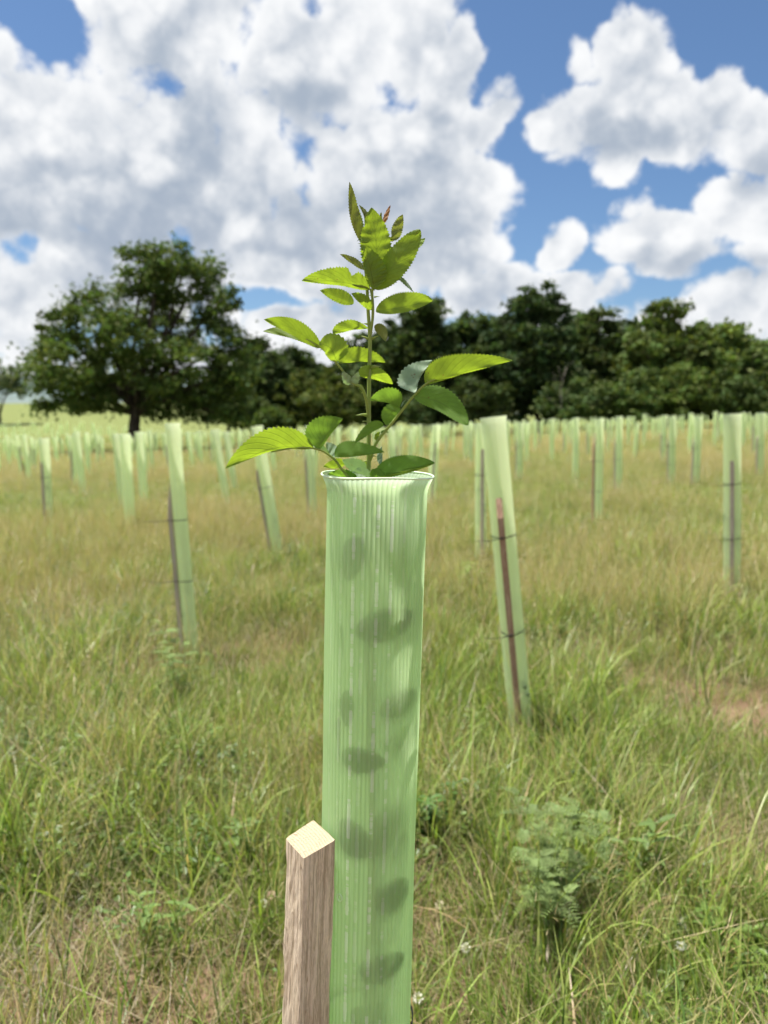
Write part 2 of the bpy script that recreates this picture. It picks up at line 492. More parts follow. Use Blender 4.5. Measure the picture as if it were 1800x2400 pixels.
M_HOLE = plain('pale_plastic_edge', (0.68, 0.85, 0.60, 1), 0.3)
M_BIRD = plain('dark_feathers', (0.03, 0.028, 0.025, 1), 0.8)

def leaf_material(name, upper, under, trans, tf=0.5, rough=0.4, spec=0.45):
    m, t = material(name)
    g = mk(t, 'ShaderNodeNewGeometry')
    uvn = mk(t, 'ShaderNodeUVMap')
    s = mk(t, 'ShaderNodeSeparateXYZ'); put(t, s.inputs[0], uvn.outputs[0])
    v = M(t, 'ABSOLUTE', M(t, 'SUBTRACT', s.outputs[1], 0.5))
    mid = RANGE(t, v, 0.008, 0.035)
    # side veins run forward from the midrib
    ph = M(t, 'SUBTRACT', M(t, 'MULTIPLY', s.outputs[0], 9.0), M(t, 'MULTIPLY', v, 6.0))
    saw = M(t, 'ABSOLUTE', M(t, 'SUBTRACT', M(t, 'FRACT', ph), 0.5))
    vein = M(t, 'MULTIPLY', RANGE(t, saw, 0.40, 0.5), 0.55)
    n = NOISE(t, mk(t, 'ShaderNodeTexCoord').outputs['Object'], 130, 4, 0.6)
    oi = mk(t, 'ShaderNodeObjectInfo')
    var = M(t, 'MULTIPLY_ADD', oi.outputs['Random'], 0.3, 0.85)
    var = M(t, 'MULTIPLY', var, M(t, 'MULTIPLY_ADD', n, 0.5, 0.75))
    c = MIXC(t, g.outputs['Backfacing'], upper, under)
    c = V(t, 'SCALE', c, s=var)
    c = MIXC(t, vein, c, (under[0] * 1.1, under[1] * 1.1, under[2] * 1.0, 1))
    c = MIXC(t, mid, (under[0] * 1.35, under[1] * 1.25, under[2] * 1.2, 1), c)
    spots = RANGE(t, NOISE(t, mk(t, 'ShaderNodeTexCoord').outputs['Object'], 210, 2, 0.5), 0.70, 0.75)
    c = MIXC(t, M(t, 'MULTIPLY', spots, 0.7), c, (0.16, 0.10, 0.035, 1))
    tcol = V(t, 'SCALE', trans, s=var)
    tcol = MIXC(t, M(t, 'MULTIPLY', spots, 0.7), tcol, (0.20, 0.13, 0.03, 1))
    tcol = MIXC(t, M(t, 'MULTIPLY', vein, 0.8), tcol, (trans[0] * .6, trans[1] * .62, trans[2] * .5, 1))
    tcol = MIXC(t, mid, (trans[0] * .62, trans[1] * .66, trans[2] * .6, 1), tcol)
    hgt = M(t, 'ADD', M(t, 'MULTIPLY', vein, -1.0), M(t, 'MULTIPLY', n, 0.3))
    nrm = bump(t, hgt, 0.45, 0.0012)
    rg = M(t, 'MULTIPLY_ADD', g.outputs['Backfacing'], 0.2, rough)
    finish(t, mixs(t, tf, princ(t, c, rg, spec, nrm), translucent(t, tcol, nrm)))
    return m
LM = {
    'y': leaf_material('young_leaf', (0.11, 0.20, 0.024, 1), (0.18, 0.27, 0.05, 1), (0.30, 0.43, 0.022, 1), 0.58),
    'g': leaf_material('mature_leaf', (0.045, 0.12, 0.022, 1), (0.12, 0.21, 0.05, 1), (0.21, 0.38, 0.03, 1), 0.50, 0.5, 0.2),
    'b': leaf_material('bluish_leaf', (0.075, 0.16, 0.065, 1), (0.24, 0.34, 0.22, 1), (0.22, 0.36, 0.10, 1), 0.30, 0.33, 0.6),
    'o': leaf_material('olive_leaf', (0.10, 0.13, 0.022, 1), (0.16, 0.18, 0.045, 1), (0.25, 0.30, 0.03, 1), 0.40),
    'r': leaf_material('reddish_leaf', (0.22, 0.10, 0.03, 1), (0.30, 0.15, 0.06, 1), (0.55, 0.24, 0.05, 1), 0.5),
}
def stem_material():
    m, t = material('green_stem')
    n = NOISE(t, mk(t, 'ShaderNodeTexCoord').outputs['Object'], 60, 4, 0.6)
    c = MIXC(t, n, (0.20, 0.30, 0.05, 1), (0.36, 0.44, 0.12, 1))
    finish(t, mixs(t, 0.25, princ(t, c, 0.5, 0.35), translucent(t, (0.4, 0.5, 0.1, 1))))
    return m
M_STEM = stem_material()

# ------------------------------------------------------------------ ground
def build_ground():
    ys = np.concatenate([np.arange(-40, 0, 4), np.arange(0, 14, 0.2), np.arange(14, 40, 0.7), np.arange(40, 110, 2.5), np.arange(110, 1500, 60)])
    xh = np.concatenate([np.arange(0, 8, 0.25), np.arange(8, 30, 1.0), np.arange(30, 90, 4), np.arange(90, 1300, 60)])
    xs = np.concatenate([-xh[:0:-1], xh])
    X, Y = np.meshgrid(xs, ys)
    Z = terrain(X, Y)
    vs_ = np.stack([X, Y, Z], -1).reshape(-1, 3)
    nx, ny = len(xs), len(ys)
    i = np.arange(ny - 1)[:, None] * nx + np.arange(nx - 1)[None, :]
    i = i.ravel()
    fs = np.stack([i, i + 1, i + nx + 1, i + nx], 1)
    o = obj('ground', new_mesh('ground', vs_, fs, M_SOIL))
    tag(o, 'reddish brown soil of the meadow under the grass', kind='structure')
build_ground()

# positions of the hero shelter
YT = 0.80
TOPC = on_y(884, 1113, YT)
LOWC = on_y(866, 1899, YT)
AX = (TOPC - LOWC).normalized()
BASEC = TOPC + AX * ((th(LOWC.x, YT) - TOPC.z) / AX.z)
TUBE_R = 0.0535
TUBE_H = (TOPC - BASEC).length

# ------------------------------------------------------------------ grass and ground cover
def lin(*c): return np.array(c, float)
GREENS = [lin(.20, .285, .050), lin(.145, .23, .038), lin(.24, .32, .072), lin(.28, .325, .088), lin(.108, .188, .043)]
TANS = [lin(.44, .35, .18), lin(.50, .42, .24), lin(.37, .27, .15), lin(.40, .36, .17), lin(.54, .45, .28)]
def blade(vs_, fs, tn, base, az, L, lean, droop, w, c0, c1, seg=5, fold=0.0):
    o = len(vs_)
    h = np.array([math.cos(az), math.sin(az), 0]); side = np.array([-math.sin(az), math.cos(az), 0])
    p = np.array(base, float); ang = lean
    tw = random.uniform(-.6, .6)
    for i in range(seg + 1):
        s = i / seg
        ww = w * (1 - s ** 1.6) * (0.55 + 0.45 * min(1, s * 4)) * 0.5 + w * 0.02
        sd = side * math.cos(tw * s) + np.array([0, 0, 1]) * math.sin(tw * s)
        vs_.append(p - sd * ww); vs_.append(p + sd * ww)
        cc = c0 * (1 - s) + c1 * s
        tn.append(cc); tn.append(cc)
        if i < seg:
            d = h * math.sin(ang) + np.array([0, 0, 1]) * math.cos(ang)
            p = p + d * L / seg
            ang = min(ang + droop / seg * (0.5 + s), 2.5)
    for i in range(seg):
        fs.append((o + 2 * i, o + 2 * i + 1, o + 2 * i + 3, o + 2 * i + 2))
def tuft_green(n, l0, l1, w0, w1, rad, tanp=0.12, droop=1.2):
    vs_, fs, tn = [], [], []
    for _ in range(n):
        a = random.uniform(0, 6.283); r = rad * math.sqrt(random.random())
        b = (r * math.cos(a), r * math.sin(a), -0.01)
        c = random.choice(TANS) if random.random() < tanp else random.choice(GREENS) * random.uniform(.8, 1.25)
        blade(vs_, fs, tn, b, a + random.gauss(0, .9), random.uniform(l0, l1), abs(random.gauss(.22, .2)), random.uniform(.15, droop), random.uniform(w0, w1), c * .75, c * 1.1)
    return vs_, fs, tn
def tuft_stalk(n, h0, h1, rad):
    vs_, fs, tn = [], [], []
    for _ in range(n):
        a = random.uniform(0, 6.283); r = rad * math.sqrt(random.random())
        b = np.array((r * math.cos(a), r * math.sin(a), -0.01))
        az = random.uniform(0, 6.283); L = random.uniform(h0, h1); ln = abs(random.gauss(.12, .14))
        c = random.choice(TANS) * random.uniform(.80, 1.15) * np.array((.95, .96, .88))
        cb = c * .6 + random.choice(GREENS) * .5
        n0 = len(vs_)
        blade(vs_, fs, tn, b, az, L, ln, random.uniform(.05, .6), 0.0022, cb, c, 5)
        k = random.choice((0, 1, 2))
        tip = (np.array(vs_[-1]) + np.array(vs_[-2])) / 2
        pre = (np.array(vs_[-5]) + np.array(vs_[-6])) / 2
        if k < 2:                            # open or narrow seed head
            m = 7 if k else 9
            for q in range(m):
                s = q / (m - 1); p = pre + (tip - pre) * s
                blade(vs_, fs, tn, p, random.uniform(0, 6.28), random.uniform(.012, .03) * (1.4 if k == 0 else .7), random.uniform(.2, .8), .5, random.uniform(.0013, .0026), c, c * 1.1, 2)
    return vs_, fs, tn
def tuft_thatch(n, rad):
    vs_, fs, tn = [], [], []
    for _ in range(n):
        a = random.uniform(0, 6.283); r = rad * math.sqrt(random.random())
        c = random.choice(TANS) * random.uniform(.35, .7)
        blade(vs_, fs, tn, (r * math.cos(a), r * math.sin(a), random.uniform(0, .05)), random.uniform(0, 6.28), random.uniform(.12, .30), random.uniform(1.0, 1.6), random.uniform(-.5, .5), random.uniform(.001, .0026), c, c, 3)
    return vs_, fs, tn
def oval(vs_, fs, tn, p, az, tilt, L, w, c):
    o = len(vs_); p = np.array(p, float)
    h = np.array([math.cos(az) * math.cos(tilt), math.sin(az) * math.cos(tilt), math.sin(tilt)]); sd = np.array([-math.sin(az), math.cos(az), 0])
    upv = np.cross(h, sd)
    rows = ((0, .12), (.25, .8), (.55, 1.0), (.82, .6), (1, .05))
    for s, ww in rows:
        m = p + h * L * s - np.array([0, 0, 1]) * L * .25 * s * s
        vs_.append(m - sd * w * ww * .5 + upv * w * .12); vs_.append(m); vs_.append(m + sd * w * ww * .5 + upv * w * .12)
        tn += [c, c * 1.12, c]
    for i in range(4):
        for k in range(2):
            q = o + i * 3 + k
            fs.append((q, q + 1, q + 4, q + 3))
def tuft_broad(n, rad, h0, h1, ls):
    vs_, fs, tn = [], [], []
    for _ in range(n):
        a = random.uniform(0, 6.283); r = rad * math.sqrt(random.random()); z = random.uniform(h0, h1)
        b = np.array((r * math.cos(a), r * math.sin(a), 0))
        top = b + np.array((random.gauss(0, .02), random.gauss(0, .02), z))
        c = random.choice((GREENS[1], GREENS[4], GREENS[0])) * random.uniform(.55, .85)
        o = len(vs_)
        for p, wd in ((b, .0012), (top, .0009)):
            vs_.append(p - np.array([wd, 0, 0])); vs_.append(p + np.array([wd, 0, 0])); tn += [c * .8, c * .8]
        fs.append((o, o + 1, o + 3, o + 2))
        a0 = random.uniform(0, 6.28)
        for k in range(random.choice((3, 3, 4, 5))):
            oval(vs_, fs, tn, top - np.array([0, 0, 1]) * random.uniform(0, z * .4), a0 + k * 2.1 + random.gauss(0, .3), random.uniform(-.2, .6), ls * random.uniform(.7, 1.3), ls * random.uniform(.4, .65), c)
    return vs_, fs, tn
def src(name, data, mat):
    me = new_mesh(name, data[0], data[1], mat, True, np.array(data[2]))
    return bpy.data.objects.new(name, me)
def coll(name, objs):
    c = bpy.data.collections.new(name)
    for o in objs: c.objects.link(o)
    return c
KIND = {
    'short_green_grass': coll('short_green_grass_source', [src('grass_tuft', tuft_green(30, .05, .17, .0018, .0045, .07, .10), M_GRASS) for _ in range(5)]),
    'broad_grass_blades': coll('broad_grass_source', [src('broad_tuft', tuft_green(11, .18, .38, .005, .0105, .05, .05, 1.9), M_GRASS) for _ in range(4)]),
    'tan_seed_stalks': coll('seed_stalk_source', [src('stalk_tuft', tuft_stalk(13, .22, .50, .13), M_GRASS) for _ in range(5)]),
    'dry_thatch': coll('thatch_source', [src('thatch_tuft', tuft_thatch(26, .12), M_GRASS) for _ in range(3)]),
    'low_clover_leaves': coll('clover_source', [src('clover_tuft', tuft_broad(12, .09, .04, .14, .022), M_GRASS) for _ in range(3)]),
}
def tuft_fallen(n):
    vs_, fs, tn = [], [], []
    for _ in range(n):
        c = random.choice(TANS) * random.uniform(.8, 1.15)
        blade(vs_, fs, tn, (random.gauss(0, .06), random.gauss(0, .06), 0), random.uniform(0, 6.28), random.uniform(.35, .65), random.uniform(.3, 1.1), random.uniform(-.1, .9), random.uniform(.0016, .003), c * .8, c, 8)
    return vs_, fs, tn
KIND['bent_tan_stalks'] = coll('bent_stalk_source', [src('bent_stalk', tuft_fallen(3), M_GRASS) for _ in range(6)])
def gn_scatter(name, label, collection, pos, rot, scl):
    me = bpy.data.meshes.new(name)
    me.vertices.add(len(pos)); me.vertices.foreach_set('co', np.asarray(pos, np.float32).ravel())
    a = me.attributes.new('rot', 'FLOAT_VECTOR', 'POINT'); a.data.foreach_set('vector', np.asarray(rot, np.float32).ravel())
    a = me.attributes.new('scl', 'FLOAT_VECTOR', 'POINT'); a.data.foreach_set('vector', np.asarray(scl, np.float32).ravel())
    a = me.attributes.new('pick', 'INT', 'POINT'); a.data.foreach_set('value', rng.integers(0, 1000, len(pos)).astype(np.int32))
    me.update()
    o = obj(name, me)
    tag(o, label, 'grass', kind='stuff')
    g = bpy.data.node_groups.new(name + '_scatter', 'GeometryNodeTree')
    g.interface.new_socket('Geometry', in_out='INPUT', socket_type='NodeSocketGeometry')
    g.interface.new_socket('Geometry', in_out='OUTPUT', socket_type='NodeSocketGeometry')
    gi, go = g.nodes.new('NodeGroupInput'), g.nodes.new('NodeGroupOutput')
    ci = g.nodes.new('GeometryNodeCollectionInfo'); ci.inputs[0].default_value = collection
    ci.inputs['Separate Children'].default_value = True; ci.inputs['Reset Children'].default_value = True
    ip = g.nodes.new('GeometryNodeInstanceOnPoints')
    ip.inputs['Pick Instance'].default_value = True
    def na(nm, ty):
        n = g.nodes.new('GeometryNodeInputNamedAttribute'); n.data_type = ty; n.inputs[0].default_value = nm
        return n.outputs[0]
    e2r = g.nodes.new('FunctionNodeEulerToRotation')
    g.links.new(na('rot', 'FLOAT_VECTOR'), e2r.inputs[0])
    g.links.new(gi.outputs[0], ip.inputs['Points']); g.links.new(ci.outputs[0], ip.inputs['Instance'])
    g.links.new(na('pick', 'INT'), ip.inputs['Instance Index'])
    g.links.new(e2r.outputs[0], ip.inputs['Rotation']); g.links.new(na('scl', 'FLOAT_VECTOR'), ip.inputs['Scale'])
    g.links.new(ip.outputs[0], go.inputs[0])
    md = o.modifiers.new('scatter', 'NODES'); md.node_group = g
    return o
def vnoise(x, y, s, seed):
    out = np.zeros_like(x); amp = 1; tot = 0
    for o in range(3):
        r2 = np.random.default_rng(seed + o); G = r2.random((64, 64))
        u, v = x * s + 17.3 + o * 5.1, y * s + 9.7 + o * 3.3
        i, j = np.floor(u).astype(int), np.floor(v).astype(int); fu, fv = u - i, v - j
        fu, fv = fu * fu * (3 - 2 * fu), fv * fv * (3 - 2 * fv)
        g = lambda a, b: G[a % 64, b % 64]
        out += amp * ((g(i, j) * (1 - fu) + g(i + 1, j) * fu) * (1 - fv) + (g(i, j + 1) * (1 - fu) + g(i + 1, j + 1) * fu) * fv)
        tot += amp; amp *= .5; s *= 2.1
    return out / tot
SOIL_SPOTS = [(on_ground(*p), r) for p, r in (((300, 2210), .18), ((210, 2290), .14), ((1030, 2080), .22), ((1010, 2200), .10), ((1640, 1660), .5), ((1760, 1700), .3), ((1700, 2000), .22), ((1290, 1560), .2), ((1480, 1590), .25), ((1110, 1830), .14), ((650, 2330), .10))]
def points(density, extra=None, margin=0.68, bands=((0.4, 2.6, 1.0), (2.6, 5, .75), (5, 10, .42), (10, 20, .20), (20, 40, .085), (40, 85, .03))):
    P = []
    for (a, b, k) in bands:
        area = margin * (b * b - a * a) + 3.6 * (b - a)
        n = int(area * density * k)
        y = np.sqrt(rng.random(n) * (b * b - a * a) + a * a)
        x = (rng.random(n) * 2 - 1) * (margin * y + 1.8)
        P.append(np.stack([x, y, np.full(n, 1 / math.sqrt(k))], 1))
    P = np.concatenate(P)
    d = np.hypot(P[:, 0] - BASEC.x, P[:, 1] - YT)
    return P[d > 0.10]
def scatter(kind, label, density, keep, s0, s1, grow=0.25, tilt=.15):
    P = points(density)
    x, y = P[:, 0], P[:, 1]
    pr = keep(x, y)
    P = P[rng.random(len(P)) < pr]
    x, y = P[:, 0], P[:, 1]
    n = len(P)
    s = rng.uniform(s0, s1, n) * (.65 + .8 * vnoise(x, y, 2.2, 91))
    wide = 1 + (P[:, 2] - 1) * grow
    pos = np.stack([x, y, terrain(x, y)], 1)
    rot = np.stack([rng.normal(0, tilt, n), rng.normal(0, tilt, n), rng.random(n) * 6.283], 1)
    scl = np.stack([s * wide, s * wide, s], 1)
    return gn_scatter(kind, label, KIND[kind], pos, rot, scl)
def bare(x, y):
    b = np.zeros_like(x)
    for p, r in SOIL_SPOTS:
        b = np.maximum(b, np.exp(-(((x - p.x) / r) ** 2 + ((y - p.y) / (r * 1.3)) ** 2) * 1.2))
    b = np.maximum(b, sstep(.57, .68, vnoise(x, y, 1.1, 5)) * sstep(9, 3, y) * .85)
    return b
def greenness(x, y):
    g = vnoise(x, y, .45, 21)
    g = g + .25 * np.exp(-(((x + 5.2) / 2.2) ** 2 + ((y - 12.0) / 2.2) ** 2))
    return g
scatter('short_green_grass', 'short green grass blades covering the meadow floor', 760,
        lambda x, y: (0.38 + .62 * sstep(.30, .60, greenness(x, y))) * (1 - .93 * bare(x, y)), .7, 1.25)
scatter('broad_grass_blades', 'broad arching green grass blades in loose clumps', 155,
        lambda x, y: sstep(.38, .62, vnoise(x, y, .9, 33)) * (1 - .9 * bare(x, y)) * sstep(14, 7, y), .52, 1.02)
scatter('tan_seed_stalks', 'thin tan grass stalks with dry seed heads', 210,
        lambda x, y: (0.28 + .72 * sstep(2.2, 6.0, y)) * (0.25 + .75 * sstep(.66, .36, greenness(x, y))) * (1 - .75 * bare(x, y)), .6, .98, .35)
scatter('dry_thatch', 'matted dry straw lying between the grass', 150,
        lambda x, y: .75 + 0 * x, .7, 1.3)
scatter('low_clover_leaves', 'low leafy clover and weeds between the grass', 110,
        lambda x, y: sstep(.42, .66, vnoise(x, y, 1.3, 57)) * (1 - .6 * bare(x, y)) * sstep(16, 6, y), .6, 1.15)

scatter('bent_tan_stalks', 'long bent straw coloured stalks leaning through the grass', 7,
        lambda x, y: sstep(9, 4, y) * (.5 + .5 * sstep(.4, .6, vnoise(x, y, .8, 71))), .7, 1.15)
# ------------------------------------------------------------------ trees
def crown_points(lobes, n, clumps):
    vol = np.array([(l[3] * l[4] * l[5]) ** (2 / 3) for l in lobes]); vol /= vol.sum()
    cnt = np.maximum((clumps * vol).astype(int), 3)
    C, K = [], []
    for l, k in zip(lobes, cnt):
        v = rng.normal(size=(k, 3)); v /= np.linalg.norm(v, axis=1)[:, None]
        r = 1 - 0.55 * rng.random(k) ** 1.6
        C.append(np.array(l[:3]) + v * r[:, None] * np.array(l[3:6]))
    C = np.concatenate(C)
    size = rng.uniform(.35, 1.0, len(C))
    shade = rng.uniform(.7, 1.35, len(C))
    i = rng.integers(0, len(C), n)
    return C, i, size, shade
def make_crown(name, lobes, n, clumps, leaf, tint, spread=0.55, hue=0.0):
    C, i, size, shade = crown_points(lobes, n, clumps)
    p = C[i] + rng.normal(size=(n, 3)) * (size[i] * spread)[:, None] * np.array([1, 1, .6])
    nrm = rng.normal(size=(n, 3)) + np.array([0, 0, .8]); nrm /= np.linalg.norm(nrm, axis=1)[:, None]
    a = np.cross(nrm, rng.normal(size=(n, 3))); a /= np.linalg.norm(a, axis=1)[:, None]
    b = np.cross(nrm, a)
    s = leaf * rng.uniform(.55, 1.25, n)[:, None]
    q = np.stack([p - a * s, p - b * s * .62, p + a * s, p + b * s * .62 + nrm * s * .2], 1)
    c = np.array(tint)[None, :] * (shade[i] * rng.uniform(.8, 1.25, n))[:, None]
    c[:, 0] *= rng.uniform(.8, 1.3, n)
    return quads_fast(name, q, M_CROWN, c)
def tree(name, label, cat, base, lobes, n, clumps, leaf, tint, trunk_r, spread=0.55, group=None, fork=None, split=True):
    base = Vector(base)
    root = empty(name, base)
    tag(root, label, cat, group)
    L = [(l[0] - base.x, l[1] - base.y, l[2] - base.z) + tuple(l[3:6]) for l in lobes]
    crown = obj('crown', make_crown('crown', L, n, clumps, leaf, tint, spread), root)
    top = max(l[2] + l[5] for l in L)
    fz = fork if fork else top * .25
    cx = np.mean([l[0] for l in L]) * .25; cyy = np.mean([l[1] for l in L]) * .25
    fk = Vector((cx, cyy, fz))
    tp, tr_ = [Vector((0, 0, -.3)), Vector((cx * .2, 0, fz * .15)), Vector((cx * .4, cyy * .5, fz * .6)), fk], [trunk_r * 1.5, trunk_r * 1.1, trunk_r * .9, trunk_r * .85]
    t = obj('trunk', new_mesh('trunk', *tube_path(tp, tr_, 10), M_BARK), root)
    for l in L:
        e = Vector(l[:3]); mid = fk.lerp(e, .5) + Vector((random.uniform(-.3, .3), random.uniform(-.3, .3), random.uniform(-.2, .7)))
        r0 = trunk_r * random.uniform(.35, .6)
        pts = [Vector(q) for q in spline([fk - Vector((0, 0, .15 * fz)), mid, e, e + (e - mid) * .12], 9)]
        prs = [tube_path(pts, list(np.linspace(r0, r0 * .12, 9)), 6)]
        for _ in range(4):
            j = random.randint(3, 7); d = Vector((random.uniform(-1, 1) * l[3], random.uniform(-1, 1) * l[4], random.uniform(-.2, .6) * l[5])) * .75
            prs.append(tube_path([pts[j], pts[j] + d * .5 + Vector((0, 0, .2)), pts[j] + d], [r0 * .35, r0 * .2, r0 * .06], 5))
        obj('limb', new_mesh('limb', *merge(prs), M_BARK), t)
    return root
def lobe(px, py, Y, rx, ry, dy=0.0, depth=None):    # ellipsoid seen at a pixel, Y metres away, radii in pixels there
    p = on_y(px, py, Y + dy)
    k = (Y + dy) / F
    return (p.x, p.y, p.z, rx * k, (depth if depth else .85 * max(rx, ry)) * k, ry * k)
def foot(px, Y):
    x = (px - 900) / F * Y / CP
    return (x, Y, th(x, Y))

# the broad tree standing alone in the field
Y1 = 50.0
tree('broad_tree', 'broad spreading dark green tree standing alone in the field with a thick dark trunk', 'tree', foot(318, Y1), [
    lobe(330, 650, Y1, 75, 60), lobe(420, 665, Y1, 75, 65, 1), lobe(375, 610, Y1, 70, 42, -.5), lobe(505, 720, Y1, 62, 60, .5), lobe(470, 640, Y1, 45, 40, 2),
    lobe(225, 730, Y1, 75, 55, -1), lobe(140, 780, Y1, 60, 60, .5), lobe(170, 860, Y1, 105, 65, -2), lobe(110, 870, Y1, 60, 50, 1),
    lobe(290, 780, Y1, 90, 70, -3), lobe(390, 760, Y1, 80, 60, 3), lobe(300, 880, Y1, 120, 55, 2), lobe(420, 870, Y1, 110, 75, -2), lobe(530, 800, Y1, 55, 75, 0),
    lobe(480, 920, Y1, 95, 55, 1), lobe(220, 930, Y1, 90, 32, -1), lobe(560, 880, Y1, 45, 60, -1), lobe(160, 945, Y1, 70, 28, 2), lobe(400, 955, Y1, 80, 28, 1), lobe(500, 965, Y1, 70, 30, -1)],
    40000, 600, .165, (.066, .10, .028), .42, .55, fork=3.0)

WOOD = 'trees along the edge of the wood'
def wood_tree(px, top, half, Y, bot, label, tint, n=19000, clumps=280, leaf=.25, ragged=1.0, name='wood_tree'):
    g = foot(px, Y); L = []
    h = bot - top
    L.append(lobe(px + random.uniform(-.2, .2) * half, top + h * .13, Y, half * .48, h * .14))
    L.append(lobe(px - half * .35, top + h * .27, Y, half * .5, h * .15, random.uniform(-1, 1)))
    L.append(lobe(px + half * .38, top + h * .30, Y, half * .5, h * .15, random.uniform(-1, 1)))
    for q in (.45, .63, .82):
        L.append(lobe(px - half * .45, top + h * q, Y, half * .55, h * .17, random.uniform(-1.5, 1)))
        L.append(lobe(px + half * .45, top + h * (q + random.uniform(-.05, .05)), Y, half * .55, h * .17, random.uniform(-1.5, 1)))
        L.append(lobe(px, top + h * q, Y, half * .5, h * .15, -1.5))
    return tree(name, label, 'tree', g, L, n, clumps, leaf, tint, .24, .5 * ragged, WOOD, fork=2.2)
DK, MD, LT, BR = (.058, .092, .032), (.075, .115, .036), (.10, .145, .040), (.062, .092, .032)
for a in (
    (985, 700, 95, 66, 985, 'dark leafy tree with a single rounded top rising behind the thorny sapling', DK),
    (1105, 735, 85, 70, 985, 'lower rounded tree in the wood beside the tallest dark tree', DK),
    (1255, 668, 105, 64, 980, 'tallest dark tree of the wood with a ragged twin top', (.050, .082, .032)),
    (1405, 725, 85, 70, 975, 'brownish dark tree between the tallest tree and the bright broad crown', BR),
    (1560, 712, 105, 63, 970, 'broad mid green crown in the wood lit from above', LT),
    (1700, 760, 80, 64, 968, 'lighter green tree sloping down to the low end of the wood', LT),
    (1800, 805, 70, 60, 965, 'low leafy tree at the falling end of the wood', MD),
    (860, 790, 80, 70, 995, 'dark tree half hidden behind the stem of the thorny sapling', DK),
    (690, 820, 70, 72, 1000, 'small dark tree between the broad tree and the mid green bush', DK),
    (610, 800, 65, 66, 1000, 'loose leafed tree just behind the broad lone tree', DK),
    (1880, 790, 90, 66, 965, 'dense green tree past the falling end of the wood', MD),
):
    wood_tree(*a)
for i, (px, top, half, Y) in enumerate(((920, 760, 90, 82), (1050, 770, 90, 84), (1180, 745, 80, 84), (1330, 735, 90, 84), (1480, 750, 90, 82), (1630, 770, 90, 80), (1760, 810, 90, 80), (780, 850, 90, 84), (660, 860, 90, 86), (540, 850, 80, 88))):
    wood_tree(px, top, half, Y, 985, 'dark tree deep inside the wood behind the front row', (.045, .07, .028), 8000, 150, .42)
BU = 'bushes under the trees'
def bush(px, top, half, Y, bot, label, tint, n=5000, cat='bush', name='bush', group=BU):
    g = foot(px, Y); h = bot - top
    L = [lobe(px, top + h * .35, Y, half * .6, h * .33), lobe(px - half * .5, top + h * .6, Y, half * .5, h * .35, .5), lobe(px + half * .5, top + h * .58, Y, half * .5, h * .35, -.5), lobe(px, top + h * .75, Y, half * .7, h * .3, -1)]
    return tree(name, label, cat, g, L, n, 60, .18, tint, .06, .42, group, fork=.5)
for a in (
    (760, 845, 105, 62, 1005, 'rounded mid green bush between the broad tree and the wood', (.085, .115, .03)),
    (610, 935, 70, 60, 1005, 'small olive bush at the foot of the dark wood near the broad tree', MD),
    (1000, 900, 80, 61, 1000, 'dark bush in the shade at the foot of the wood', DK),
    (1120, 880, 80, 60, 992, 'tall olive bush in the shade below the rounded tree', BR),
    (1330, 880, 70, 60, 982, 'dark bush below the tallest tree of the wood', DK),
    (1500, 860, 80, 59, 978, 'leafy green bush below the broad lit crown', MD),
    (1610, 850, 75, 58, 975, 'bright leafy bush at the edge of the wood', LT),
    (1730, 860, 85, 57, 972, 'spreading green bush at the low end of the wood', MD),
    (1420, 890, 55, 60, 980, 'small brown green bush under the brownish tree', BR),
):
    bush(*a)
# far tree on the rise at the left, and the brush by it
tree('far_tree', 'far pale grey green tree on the grassy rise beside the broad tree', 'tree', foot(12, 112),
     [lobe(-10, 875, 112, 45, 38), lobe(35, 890, 112, 32, 30, 2), lobe(-60, 885, 112, 50, 40, 1), lobe(10, 905, 112, 55, 22)], 5000, 70, .26, (.085, .115, .06), .3, .7, fork=1.5)
# bare grey dead branch showing in the wood
db = on_y(1310, 960, 58.5); dbg = Vector((db.x, db.y, th(db.x, db.y)))
prs = [tube_path([(0, 0, 0), (.2, 0, 2.0), (.1, 0, 3.6), (.5, 0, 5.2)], [.05, .04, .03, .012], 6)]
for s in range(7):
    z = 1.8 + s * .45; sx = random.uniform(-1, 1)
    prs.append(tube_path([(.15, 0, z), (.15 + sx * .5, .1, z + .7), (.15 + sx * 1.1, .2, z + 1.2)], [.018, .012, .005], 5))
tag(obj('dead_tree', new_mesh('dead_tree', *merge(prs), M_DEADWOOD), None, dbg), 'leafless grey dead sapling standing against the dark wood', 'dead tree')

